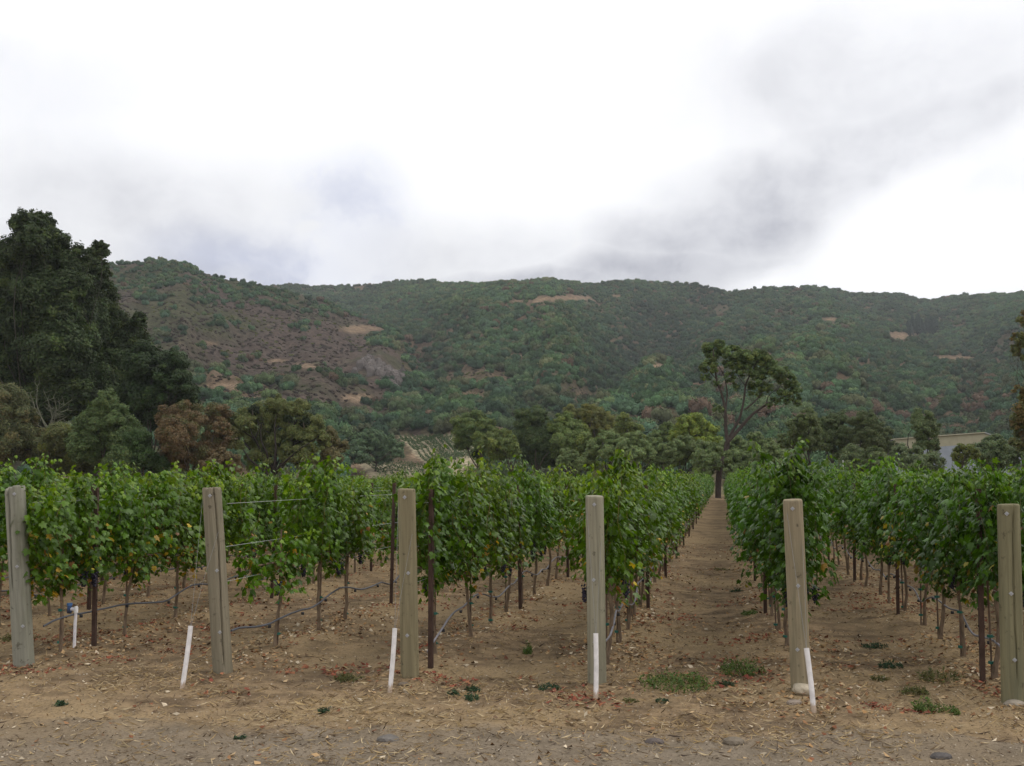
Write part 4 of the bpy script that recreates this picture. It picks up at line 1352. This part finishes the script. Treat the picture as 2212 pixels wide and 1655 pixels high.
# centre
tree('round_bush', 'dark green round bush group left of the far vineyard slope', 262, [(775, 962, 24), (805, 952, 26), (838, 962, 24), (862, 980, 16), (790, 982, 24), (830, 986, 24), (762, 985, 20), (858, 960, 14)], (.042, .058, .036), 810, .42, 1.1, 12, category='bush')
CTR = [('leafy_tree', 'green tree with a dark hanging clump beside the far vineyard', 150, [(1022, 908, 24), (995, 920, 22), (1050, 922, 22), (1012, 940, 28), (1042, 950, 26), (1000, 955, 20), (1035, 980, 20)], (.058, .072, .030), 1032),
       ('leafy_tree', 'small round yellowish green tree with visible dark trunk left of centre', 140, [(1078, 942, 22), (1100, 950, 20), (1060, 958, 24), (1085, 968, 28), (1110, 975, 18), (1065, 985, 18)], (.070, .080, .030), 1108),
       ('leafy_tree', 'dense dark green tree near the middle of the tree line', 155, [(1130, 902, 22), (1160, 902, 24), (1180, 925, 22), (1138, 930, 28), (1165, 950, 34), (1140, 970, 30), (1195, 965, 30), (1175, 990, 30)], (.042, .054, .026), 1160),
       ('leafy_tree', 'mid green tall tree right of the dense dark tree', 152, [(1222, 905, 20), (1208, 930, 26), (1240, 930, 28), (1222, 955, 30), (1255, 960, 28), (1215, 980, 28)], (.068, .082, .030), 1228),
       ('leafy_tree', 'brownish yellow domed tree highest in the central tree line', 165, [(1270, 892, 22), (1235, 893, 20), (1300, 896, 22), (1320, 915, 18), (1285, 920, 28), (1260, 925, 22), (1312, 935, 20)], (.078, .072, .028), 1285),
       ('leafy_tree', 'green rounded tree at the right shoulder of the domed tree', 158, [(1345, 912, 18), (1368, 928, 20), (1345, 938, 26), (1380, 950, 18), (1350, 960, 24)], (.070, .078, .028), 1355),
       ('leafy_tree', 'bright yellow green tree left of the tall forked tree', 135, [(1475, 918, 20), (1505, 915, 24), (1535, 930, 20), (1490, 940, 26), (1525, 952, 24), (1462, 945, 20), (1550, 955, 14)], T_YEL, 1505),
       ('leafy_tree', 'dark green tree behind the olive trees at centre right', 150, [(1440, 925, 16), (1425, 940, 20), (1410, 950, 18), (1450, 950, 18)], (.060, .074, .032), 1432)]
for i, (nm, lab, Y, lb, tint, tu) in enumerate(CTR):
    tree(nm, lab, Y, lb, tint, tu, .19, 1.1, 20 + i, group='trees of the central tree line', second=((1.25, 1.15, .9), .25))
tree('mistletoe_clump', 'dark hanging mistletoe clump on the tree beside the far vineyard', 149, [(1028, 992 - 10, 8)], (.02, .025, .012), 1028, .12, 1.6, 66, trunk_r=.01, limbs=[([(1030, 962), (1028, 980)], .04, .02)], category='mistletoe')
# olive grove: grey green, low and fine leaved
OLV_PX = [(1225, 992, 26), (1310, 965, 38), (1268, 1000, 30), (1372, 972, 38), (1425, 985, 36), (1478, 975, 42), (1528, 985, 36), (1592, 985, 44), (1640, 970, 38), (1672, 990, 36)]
for i, (u, v, r) in enumerate(OLV_PX):
    rng = random.Random(i)
    lb = [(u - r * .5, v - r * .15, r * .5), (u + r * .45, v - r * .2, r * .5), (u, v - r * .5, r * .5), (u + r * .1, v + r * .2, r * .55), (u - r * .65, v + r * .35, r * .4), (u + r * .7, v + r * .3, r * .42)]
    lb = [(a + rng.uniform(-6, 6), b + rng.uniform(-6, 6), c) for a, b, c in lb]
    lab = ['first small grey green olive at the left end of the grove', 'tall grey green olive right of the domed tree', 'low olive in front of the gap at the left of the grove', 'wide silvery olive, third tall one from the grove\'s left', 'dim olive between two silvery ones at centre right',
           'silvery olive in front of the yellow green tree', 'dark limbed olive left of the forked tree trunk', 'olive right of the forked tree trunk above the lane', 'olive behind the tall vine plume in the lane', 'low olive right of the vine plume'][i]
    tree('olive_tree', lab, 101 + (i % 3) * 3, lb, tuple(np.array((.080, .092, .048)) * rng.uniform(.85, 1.15)), u + rng.uniform(-8, 8), .12, .95, 40 + i, (.05, .042, .036), .14, group='olive trees at the end of the rows', hollow=.4)
tree('olive_tree', 'olive spreading across the lower trunk of the forked tree', 97, [(1583, 985, 20), (1600, 1002, 22), (1545, 1005, 20), (1525, 990, 20), (1570, 1015, 16), (1612, 985, 16), (1530, 1012, 18)], (.076, .088, .046), 1594, .12, .9, 58, (.05, .042, .036), .10, group='olive trees at the end of the rows', hollow=.4)
RGT = [('leafy_tree', 'tree with a bent dark trunk right of the olive grove', 112, [(1735, 908, 22), (1712, 925, 22), (1755, 930, 24), (1728, 950, 26), (1765, 958, 20), (1700, 955, 20)], (.060, .068, .032), 1752),
       ('leafy_tree', 'dark bushy tree above the white parked van', 118, [(1800, 912, 22), (1825, 905, 20), (1790, 940, 26), (1830, 940, 26), (1815, 965, 26)], (.048, .056, .028), 1812),
       ('leafy_tree', 'tall thin dark tree right of the white parked van', 116, [(1868, 905, 22), (1850, 920, 20), (1885, 925, 22), (1868, 945, 26), (1890, 955, 20)], (.050, .056, .028), 1870),
       ('leafy_tree', 'dark tree touching the left end of the barn', 118, [(1910, 935, 18), (1905, 960, 20), (1922, 965, 14), (1895, 975, 18)], (.050, .056, .030), 1908),
       ('olive_tree', 'wide low olive bush with spreading stems left of the barn', 100, [(1860, 985, 26), (1885, 990, 26), (1835, 1000, 24), (1905, 1000, 20), (1868, 1010, 26)], (.058, .066, .036), 1872),
       ('leafy_tree', 'small olive tree standing in front of the barn wall', 104, [(1995, 900, 22), (1985, 925, 24), (2010, 925, 22), (1998, 950, 24), (2020, 965, 16), (1985, 970, 16)], (.055, .064, .032), 1998),
       ('round_bush', 'grey green bush before the left half of the barn', 100, [(1960, 980, 24), (1985, 985, 26), (1950, 1000, 22), (2010, 1000, 26), (1975, 1005, 24)], (.062, .070, .042), 1975),
       ('round_bush', 'small yellowish shrub in front of the pale blue barn wall', 98, [(2078, 972, 18), (2062, 982, 14), (2095, 982, 15), (2078, 992, 18)], (.060, .062, .022), 2078),
       ('round_bush', 'large dark round bush before the right end of the barn', 101, [(2150, 965, 28), (2120, 980, 24), (2180, 975, 26), (2140, 995, 28), (2175, 1000, 28), (2205, 990, 20)], (.050, .060, .034), 2152)]
for i, (nm, lab, Y, lb, tint, tu) in enumerate(RGT):
    tree(nm, lab, Y, lb, tint, tu, .14, .9, 70 + i, (.05, .042, .034), .16, group='trees and bushes near the barn', category='bush' if nm == 'round_bush' else 'tree', hollow=.4)
tree('leafy_tree', 'orange brown tree partly cut off by the right edge', 70, [(2222, 690, 26), (2205, 735, 22), (2235, 760, 36), (2200, 800 - 45, 14), (2225, 830, 34), (2206, 845, 18), (2230, 900, 40), (2205, 915, 20), (2225, 950, 32), (2195, 730, 12)], (.072, .066, .030), 2262, .15, .9, 90, trunk_r=.22, limb=.35, second=((1.25, .85, .8), .3), hollow=.55)
# the tall forked oak at the end of the lane
fo = 100.0
tree('forked_tree', 'tall forked tree with bare dark limbs at the end of the lane', fo,
     [(1545, 760, 24), (1530, 790, 18), (1580, 765, 20), (1612, 778, 20), (1640, 775, 20), (1600, 800, 14), (1660, 790, 18), (1672, 812, 18), (1640, 815, 18), (1695, 818, 18), (1712, 838, 17), (1690, 850, 14), (1655, 840, 14), (1722, 860, 10), (1550, 830, 9), (1560, 885, 9), (1545, 880, 8), (1575, 815, 12), (1625, 850, 8), (1660, 885 - 10, 7), (1720, 880 - 8, 8), (1560, 745, 14), (1575, 790, 14), (1620, 800, 14), (1630, 830, 12), (1645, 790, 16), (1590, 835, 9), (1690, 800, 12), (1700, 865, 10), (1525, 815, 10), (1675, 865, 10), (1605, 765, 14), (1640, 850, 10)],
     (.052, .066, .028), 1551, .14, .8, 95, (.062, .048, .040), hollow=.35, depth=.7, tone_var=.35,
     limbs=[([(1551, 1085), (1553, 1040), (1556, 1000), (1568, 985), (1572, 955)], .29, .26), ([(1572, 958), (1568, 930), (1566, 895), (1562, 860), (1548, 820), (1545, 790), (1540, 755)], .20, .04), ([(1566, 890), (1572, 850), (1566, 815), (1552, 790)], .10, .03),
            ([(1572, 955), (1585, 930), (1600, 900), (1608, 868), (1612, 830), (1625, 800), (1640, 775)], .17, .035), ([(1574, 952), (1600, 925), (1625, 895), (1655, 875), (1685, 860), (1712, 850)], .20, .04), ([(1608, 885), (1630, 868), (1645, 850), (1665, 820)], .09, .03),
            ([(1630, 892), (1650, 890), (1665, 885)], .05, .02), ([(1655, 875), (1660, 855), (1690, 830)], .06, .02), ([(1612, 835), (1598, 815), (1590, 790)], .05, .02), ([(1548, 820), (1535, 805), (1528, 790)], .05, .02), ([(1566, 905), (1556, 890), (1550, 880)], .04, .015)], second=((1.2, 1.05, .8), .2))


def bare_tree(label, Y, u, v0, tips, seed):
    rng = np.random.default_rng(seed)
    base = Vector((at_y(u, HZ, Y).x, Y, -.05))
    root = empty('bare_tree', base)
    tag(root, label, 'tree')
    g = Geo()
    q = at_y(u, v0, Y) - base
    fork = np.array([q.x, q.y, q.z])
    g.tube(branch_path((0, 0, -.2), fork, rng, 6, .04), np.linspace(.2, .12, 6), 8, (.15, .15, .105))
    link('trunk', g.mesh('bare_tree_trunk', M_BARK, True), root)
    g = Geo()
    for (a, b) in tips:
        e = at_y(a, b, Y) - base
        e = np.array([e.x, e.y + rng.normal(0, .6), e.z])
        pth = branch_path(fork, e, rng, 8, .12)
        g.tube(pth, np.linspace(.075, .02, 8), 6, (.15, .15, .105))
        for j in (3, 4, 5, 6, 7):
            for s_ in range(2):
                d = unit((e - fork) * .4 + rng.normal(size=3) * 1.3) * rng.uniform(.6, 1.5)
                g.tube(branch_path(pth[j], pth[j] + d, rng, 4, .12), np.linspace(.025, .008, 4), 4, (.15, .15, .105))
    link('branches', g.mesh('bare_tree_branches', M_BARK, True), root)


bare_tree('pale leafless tree with bare twigs in front of the eucalyptus', 107, 105, 930, [(62, 850), (82, 835), (100, 850), (120, 860), (138, 885), (152, 870), (70, 885), (165, 930), (52, 905), (140, 905)], 5)

# ------------------------------------------------------------------ barn, van, pole
def barn():
    Yb = 150.0
    A = at_y(1934, HZ, Yb); B = at_y(2129, HZ, Yb - 6); C_ = at_y(2300, HZ, Yb - 10)
    zt = lambda u, v, Y_: at_y(u, v, Y_).z
    za, zb_, zc = zt(1934, 950, Yb), zt(2129, 936, Yb - 6), zt(2300, 1000, Yb - 10)
    root = empty('barn', (A.x, A.y, 0))
    tag(root, 'low barn with tan upper wall and pale blue lower wall behind bushes', 'barn')
    off = np.array([A.x, A.y, 0])
    back = np.array([3.0, 26, 0])
    lo = lambda P, z: np.array([P.x, P.y, z]) - off

    def band(g, z0, z1, col, push=0.0, t=.25):
        n_ = np.array([0, -push, 0])
        P = [lo(A, z0[0]), lo(B, z0[1]), lo(C_, z0[2])]; Q = [lo(A, z1[0]), lo(B, z1[1]), lo(C_, z1[2])]
        for i in range(2):
            v = [P[i] + n_, P[i + 1] + n_, Q[i + 1] + n_, Q[i] + n_]
            v2 = [q + np.array([0, t, 0]) for q in v]
            g.add(np.array(v + v2), [[0, 1, 2, 3], [7, 6, 5, 4], [0, 4, 5, 1], [1, 5, 6, 2], [2, 6, 7, 3], [3, 7, 4, 0]], col)
    zm = [zt(1934, 972, Yb), zt(2129, 958, Yb - 6), zt(2300, 1004, Yb - 10) ]
    zm[2] = zc - .3
    g = Geo(); band(g, zm, [za, zb_, zc], (.36, .33, .235)); link('upper_wall', g.mesh('upper_wall', M_PAINT), root)
    g = Geo(); band(g, [-.3, -.3, -.3], [z - .01 for z in zm], (.30, .325, .37), .06, .3); link('lower_wall', g.mesh('lower_wall', M_PAINT), root)
    g = Geo()
    tops = [lo(A, za + .03), lo(B, zb_ + .03), lo(C_, zc + .03)]
    for i in range(2):
        v = [tops[i] - np.array([0, .35, 0]), tops[i + 1] - np.array([0, .35, 0]), tops[i + 1] + back, tops[i] + back]
        v2 = [q + np.array([0, 0, .14]) for q in v]
        g.add(np.array(v + v2), [[3, 2, 1, 0], [4, 5, 6, 7], [0, 1, 5, 4], [1, 2, 6, 5], [2, 3, 7, 6], [3, 0, 4, 7]], (.33, .335, .34) if i else (.38, .35, .26))
    link('roof', g.mesh('barn_roof', M_PAINT), root)
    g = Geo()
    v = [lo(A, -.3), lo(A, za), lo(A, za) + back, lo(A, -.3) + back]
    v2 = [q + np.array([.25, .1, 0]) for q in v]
    g.add(np.array(v + v2), [[0, 1, 2, 3], [7, 6, 5, 4], [0, 4, 5, 1], [1, 5, 6, 2], [2, 6, 7, 3], [3, 7, 4, 0]], (.05, .05, .05)); link('bay_shade_wall', g.mesh('bay_shade_wall', M_PAINT), root)  # near-black sheet paints in the shadow of the open bay at left


barn()


def van():
    p = at_y(1838, HZ, 132)
    root = empty('parked_van', (p.x, p.y, 0), math.radians(8))
    tag(root, 'white parked van half hidden behind the olive trees left of the barn', 'van')
    g = Geo()
    prof = [(-2.3, .35), (-2.3, 1.75), (-2.15, 1.95), (.9, 1.95), (1.5, 1.25), (2.25, 1.05), (2.35, .75), (2.35, .35)]
    n = len(prof)
    v = np.array([(x, -.9, z) for x, z in prof] + [(x, .9, z) for x, z in prof] + [(0, -.9, .9), (0, .9, .9)])
    f = [[i, (i + 1) % n, n + (i + 1) % n, n + i] for i in range(n)]
    g.add(v, np.array(f)[:, ::-1], (.78, .78, .78))
    g.add(v, [[2 * n, i, (i + 1) % n] for i in range(n)], (.78, .78, .78))
    g.add(v, [[2 * n + 1, n + (i + 1) % n, n + i] for i in range(n)], (.78, .78, .78))
    link('body', g.mesh('van_body', M_CAR), root)
    for x, wd in ((-1.4, 1.1), (-.1, 1.1)):
        g = Geo(); g.box((x, -.905, 1.5), (wd, .02, .5), (.03, .035, .04)); link('window', g.mesh('van_window', M_CAR), root)
    for x in (-1.5, 1.5):
        for y in (-.85, .85):
            g = Geo(); g.tube([(x, y - .1, .33), (x, y + .1, .33)], .33, 16, (.02, .02, .02)); link('wheel', g.mesh('van_wheel', M_HOSE), root)


van()
p = at_y(1822, HZ, 98)
g = Geo(); g.tube([(0, 0, -.2), (0, 0, 3.5)], .04, 8, (.6, .6, .58)); g.tube([(0, 0, 3.5), (0, 0, 3.56)], [.05, .02], 8, (.5, .5, .48))
tag(link('white_pole', g.mesh('white_pole', M_METAL, True), loc=(p.x, p.y, 0)), 'thin white pole in front of the trees left of the barn', 'pole')

# ------------------------------------------------------------------ far vineyard on the slope
def far_row(a, b, seed):
    rng = np.random.default_rng(seed)
    A, B = hill_hit(*a), hill_hit(*b)
    n = 46
    q = np.linspace(0, 1, n)
    x, y = A.x + (B.x - A.x) * q, A.y + (B.y - A.y) * q
    z = hz1(x, y)
    L = (B - A).length
    g = Geo()
    m = int(L * 9)
    qq = rng.random(m)
    xx, yy = A.x + (B.x - A.x) * qq, A.y + (B.y - A.y) * qq
    hh = .3 + 1.0 * rng.random(m)
    d = unit(np.array([[B.x - A.x, B.y - A.y, 0]]))[0]
    lat = rng.normal(0, .10, m)
    gap = fbm(qq * L / 2.2, qq * 0 + seed, seed, 2) > -1
    pos = np.stack([xx - d[1] * lat, yy + d[0] * lat, hz1(xx, yy) + hh], -1)[gap]
    k = len(pos)
    col = np.array([.050, .085, .030]) * rng.uniform(.7, 1.3, (k, 1))
    tufts(g, pos, rng.normal(size=(k, 3)) + np.array([0, -.3, .6]), rng.uniform(.12, .24, k), col, rng, aspect=.7)
    return g.mesh('vine_row', M_TREE)


def lerp(a, b, t_):
    return (a[0] + (b[0] - a[0]) * t_, a[1] + (b[1] - a[1]) * t_)


fr = []
for i in range(16):
    t_ = i / 15
    fr.append((lerp((864, 946), (1000, 946), t_), lerp((930, 1008), (1045, 985), t_ ** .8), 'green vine row on the upper far slope, in front of the wooded hill', 'vine rows of the upper far block'))
for i in range(11):
    t_ = i / 10
    fr.append((lerp((776, 998), (915, 1010), t_), lerp((822, 1032), (960, 1030), t_), 'green vine row of the lower far block, left of the tree line', 'vine rows of the lower far block'))
for i, (a, b, lab, gp) in enumerate(fr):
    o = link('vine_row', far_row(a, b, 700 + i))
    o['tint'] = [1.0, 1.0, 1.0]
    tag(o, lab, 'vine row', gp)

# rock outcrop on the left hill
rc = hill_hit(808, 800)
def outcrop():
    g = Geo()
    rng = np.random.default_rng(8)
    bm = bmesh.new(); bmesh.ops.create_icosphere(bm, subdivisions=2, radius=1)
    v0 = np.array([q.co[:] for q in bm.verts]); ff = np.array([[q.index for q in f.verts] for f in bm.faces]); bm.free()
    for i in range(150):
        q = rng.random()
        u = 778 + 92 * q + rng.normal(0, 7)
        v = 768 + 52 * q + abs(rng.normal(0, 12)) + max(0, 800 - u) * .5
        P = hill_hit(u, v)
        r = rng.uniform(1.0, 2.9)
        k_ = rng.normal(size=(5, 3)); vv_ = v0.copy()
        for pl in unit(k_):                       # chip flat faces off each block
            dd = (vv_ * pl).sum(1); vv_ -= np.maximum(dd - .55, 0)[:, None] * pl
        vv_ = vv_ * (1 + .25 * rng.normal(size=(len(v0), 1)) * .4) * r * np.array([1.0, .8, rng.uniform(.9, 1.7)]) + np.array(P) - np.array(rc) + np.array([0, 0, r * .2])
        g.add(vv_, ff, np.array([.125, .108, .098]) * rng.uniform(.65, 1.3))
    return g.mesh('rock_outcrop', M_STONE)
tag(link('rock_outcrop', outcrop(), loc=rc), 'grey craggy rock outcrop on the brown slope of the left hill', 'rock')

# ------------------------------------------------------------------ wooded slopes
def puff(seed, nl=7, leafn=620, flat=.8):
    """rounded distant oak: lumpy crown of leaf clumps"""
    rng = np.random.default_rng(seed)
    bm = bmesh.new(); bmesh.ops.create_icosphere(bm, subdivisions=2, radius=1)
    sv_ = np.array([q.co[:] for q in bm.verts]); sf = np.array([[q.index for q in f.verts] for f in bm.faces]); bm.free()
    g = Geo()
    for i in range(nl):
        a = rng.uniform(0, 6.283); rr = rng.uniform(.15, .62) if i else 0
        c = np.array([rr * math.cos(a), rr * math.sin(a), rng.uniform(.35, .8) * flat])
        R = rng.uniform(.24, .40)
        d = .70 + .55 * fbm(sv_[:, 0] * 2.4 + i * 3 + seed, sv_[:, 1] * 2.4 + sv_[:, 2] * 2.1, seed, 2)
        lobe = rng.uniform(.78, 1.25)
        g.add(sv_ * d[:, None] * R * .86 + c, sf, np.ones((len(sv_), 3)) * lobe * .85)
        m = leafn // nl
        dd = unit(rng.normal(size=(m, 3)) + np.array([0, 0, .45]))
        tufts(g, c + dd * R * rng.uniform(.78, 1.25, (m, 1)), dd + rng.normal(0, .55, dd.shape), rng.uniform(.035, .085, m), np.ones((m, 3)) * lobe * rng.uniform(.6, 1.4, (m, 1)), rng, aspect=.75)
    return g.mesh('distant_oak_%d' % seed, M_HILLTREE)


def conifer(seed):
    rng = np.random.default_rng(seed)
    g = Geo()
    g.tube([(0, 0, -.05), (0, 0, .3)], .03, 5, (.8, .7, .6))
    m = 420
    h = rng.random(m) ** .8
    r = (.26 * (1 - h) ** .7 + .03) * rng.uniform(.5, 1.05, m)
    a = rng.uniform(0, 6.283, m)
    pos = np.stack([r * np.cos(a), r * np.sin(a), .12 + h * .9], -1)
    nor = np.stack([np.cos(a), np.sin(a), np.full(m, .5)], -1)
    tufts(g, pos, nor, rng.uniform(.03, .07, m), np.ones((m, 3)) * rng.uniform(.6, 1.3, (m, 1)), rng, aspect=.6)
    return g.mesh('distant_conifer_%d' % seed, M_HILLTREE)


PUFF = [puff(400 + i, 8 + i % 5) for i in range(8)]
hr = np.random.default_rng(77)
NTRY = 95000
rr = np.sqrt(hr.uniform(250 ** 2, 1570 ** 2, NTRY))
uu = hr.uniform(-120, 2340, NTRY)
az = np.arctan((uu - CX) / F)
hx, hy = rr * np.sin(az), rr * np.cos(az)
hz_ = hz1(hx, hy)
_, onA = z_hill(hx, hy)
ppu, ppv = project(hx, hy, hz_)
tmm = np.maximum(tan_mask(ppu, ppv), tan_mask(ppu, ppv - 6) * (ppv < 780))
blk = in_poly(ppu, ppv, VINE_BLOCK_A) | in_poly(ppu, ppv, VINE_BLOCK_B) | in_poly(ppu, ppv, [(735, 985), (858, 985), (858, 936), (1060, 936), (1060, 1060), (735, 1060)])
rockm = (np.abs(ppu - 808) < 58) & (np.abs(ppv - 795) < 34)
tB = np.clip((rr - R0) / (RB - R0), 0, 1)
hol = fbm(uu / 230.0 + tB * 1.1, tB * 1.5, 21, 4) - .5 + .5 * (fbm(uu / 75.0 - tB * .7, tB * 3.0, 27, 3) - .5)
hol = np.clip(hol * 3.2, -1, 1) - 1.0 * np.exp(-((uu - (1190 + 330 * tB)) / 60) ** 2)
nD = fbm(hx / 70, hy / 70, 101, 4)
nC = fbm(hx / 38, hy / 38, 107, 3)
# tall wood on B everywhere; on A only in hollows and low down
lowA = np.clip((ppv - 865) / 50, 0, 1)
topA = np.clip((600 - ppv) / 25, 0, 1)
rightA = np.clip((ppu - 840) / 100, 0, 1)
pA = np.clip((nD - .525) * 7, 0, 1) * .6 + lowA * .55 + rightA * .6 + topA * .35
pB = np.clip((nD - .33) * 6, .35, 1)
bare = np.zeros(NTRY)
for (a_, b_, c_, d_) in [(1040, 815, 75, 38), (640, 770, 230, 75), (700, 850, 130, 28), (1280, 850, 70, 14), (540, 850, 120, 30), (2090, 865, 80, 14)]:
    bare = np.maximum(bare, np.clip(1.4 - ((ppu - a_) / c_) ** 2 - ((ppv - b_) / d_) ** 2 + (nC - .5) * 2, 0, 1))
grove = np.zeros(NTRY); yelz = np.zeros(NTRY)
for (a_, b_, c_, d_) in [(446, 652, 30, 10), (476, 702, 34, 8), (656, 707, 22, 8), (735, 668, 62, 15), (541, 778, 32, 9), (371, 687, 18, 8), (430, 748, 26, 7), (850, 722, 60, 24), (620, 830, 40, 12), (330, 640, 40, 10)]:
    grove = np.maximum(grove, np.clip(1.5 - ((ppu - a_) / c_) ** 2 - ((ppv - b_) / d_) ** 2 + (nC - .5) * 3, 0, 1))
for (a_, b_, c_, d_) in [(505, 682, 45, 12), (440, 712, 26, 9), (505, 768, 36, 10), (560, 690, 40, 8)]:
    yelz = np.maximum(yelz, np.clip(1.5 - ((ppu - a_) / c_) ** 2 - ((ppv - b_) / d_) ** 2 + (nC - .5) * 3, 0, 1))
pA = np.maximum(pA, grove * .85)
bare = bare * (1 - grove)
prob = np.where(onA, np.clip(pA, .02, 1), pB) * (1 - .82 * bare) * (tmm < .42) * (~blk) * (~rockm)
prob = prob * np.where(onA, 1, np.clip(.98 - .35 * hol, .5, 1))
wood = hr.random(NTRY) < prob * .9
# low chaparral where there is no wood
scrub = (~wood) & (onA | (bare > .3)) & (tmm < .6) & (~blk) & (~rockm)
size = np.where(wood, np.clip(hr.normal(3.8, 1.1, NTRY), 1.6, 6.5), hr.uniform(.7, 1.7, NTRY))
size = np.where(wood & onA & (ppv < 820), size * .72, size)
size *= np.where(ppv < 640, .85, 1)
GRNS = np.array([(.046, .090, .040), (.056, .102, .042), (.038, .072, .038), (.070, .104, .044), (.048, .088, .050), (.084, .096, .048)])
tint = GRNS[hr.integers(0, len(GRNS), NTRY)] * hr.uniform(.80, 1.45, (NTRY, 1)) * (.82 + .44 * np.clip((nC - .3) * 2.5, 0, 1))[:, None]
# brown dying oaks low on the right slope, russet spots elsewhere
lowR = np.exp(-((ppv - 900) / 40) ** 2) * np.clip((ppu - 1350) / 300, 0, 1) * np.clip((nC - .42) * 6, 0, 1)
brownp = .014 + .32 * lowR
spurk = np.clip(1 + .34 * hol, .62, 1.34)[:, None]  # darker hollow growth, with relief shade put into the crown tint
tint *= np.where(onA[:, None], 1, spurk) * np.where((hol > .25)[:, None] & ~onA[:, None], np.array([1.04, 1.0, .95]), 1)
bsel = hr.random(NTRY) < brownp
tint[bsel] = np.array([.155, .105, .07]) * hr.uniform(.75, 1.15, (bsel.sum(), 1))
SCR = np.array([(.072, .054, .044), (.062, .049, .041), (.060, .066, .030), (.080, .064, .046), (.105, .118, .030)])
sw = hr.random(NTRY)
si = np.where(sw < .35, 0, np.where(sw < .65, 1, np.where(sw < .80, 2, np.where(sw < .94, 3, 4))))
yel = ((nC > .60) & (hr.random(NTRY) < .3)) | (hr.random(NTRY) < yelz * .75)
si = np.where(yel, 4, si)
tint[scrub] = SCR[si[scrub]] * hr.uniform(.8, 1.2, (scrub.sum(), 1))
keep = wood | scrub
sel = np.nonzero(keep)[0]
# occlusion-free ranking: crowns that show largest
px = size / rr
cand = [i for i in sel[np.argsort(-px[sel])] if wood[i] and -20 < ppu[i] < 2230 and ppv[i] < 985 and not (ppu[i] < 700 and ppv[i] > 900)]
solo = cand[:290]
mass = np.array([i for i in sel if i not in set(solo)])
scl = lambda i: (float(size[i]), float(size[i]), float(size[i] * (1.05 if wood[i] else .8)))
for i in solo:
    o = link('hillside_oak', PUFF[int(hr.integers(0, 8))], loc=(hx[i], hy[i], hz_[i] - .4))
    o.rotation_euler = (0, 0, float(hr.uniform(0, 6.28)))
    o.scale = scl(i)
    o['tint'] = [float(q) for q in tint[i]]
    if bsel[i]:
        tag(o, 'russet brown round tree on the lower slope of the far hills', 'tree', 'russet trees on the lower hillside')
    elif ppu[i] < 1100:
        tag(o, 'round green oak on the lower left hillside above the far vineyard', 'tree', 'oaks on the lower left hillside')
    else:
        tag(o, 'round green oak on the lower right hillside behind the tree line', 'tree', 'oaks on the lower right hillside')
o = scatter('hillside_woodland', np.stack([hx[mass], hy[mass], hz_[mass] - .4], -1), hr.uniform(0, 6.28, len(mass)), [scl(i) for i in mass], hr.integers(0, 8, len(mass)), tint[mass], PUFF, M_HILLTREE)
tag(o, 'dense oak woodland and brown scrub covering the far hills', 'woodland', kind='stuff')
# conifer grove high on the right slope
CON = [conifer(900 + i) for i in range(3)]
for i, (u, v) in enumerate([(1962, 722), (1972, 716), (1982, 724), (1992, 718), (2002, 722), (2012, 724), (1968, 728), (1985, 712), (2022, 726), (1996, 728)]):
    P = hill_hit(u, v)
    o = link('conifer', CON[i % 3], loc=P - Vector((0, 0, .5)))
    H = (30 + (i % 3) * 6) / F * P.y
    o.scale = (H * 1.0, H * 1.0, H)
    o['tint'] = [.030, .048, .034]
    tag(o, 'dark conifer in the grove beside the tan clearing on the right hill', 'tree', 'conifers beside the tan clearing')

# ------------------------------------------------------------------ haze
HAZE = 0.00013
if HAZE > 0:
    g = Geo()
    g.box((0, 800, 199), (3900, 2300, 402))
    m, t = new_mat('haze_air')
    vol = t.n('ShaderNodeVolumePrincipled', {'Color': (.90, .94, 1.0, 1), 'Density': HAZE, 'Anisotropy': 0.0})
    t.n('ShaderNodeOutputMaterial', {'Volume': vol.outputs[0]})
    hz_o = link('haze', g.mesh('haze', m))
    tag(hz_o, kind='stuff')
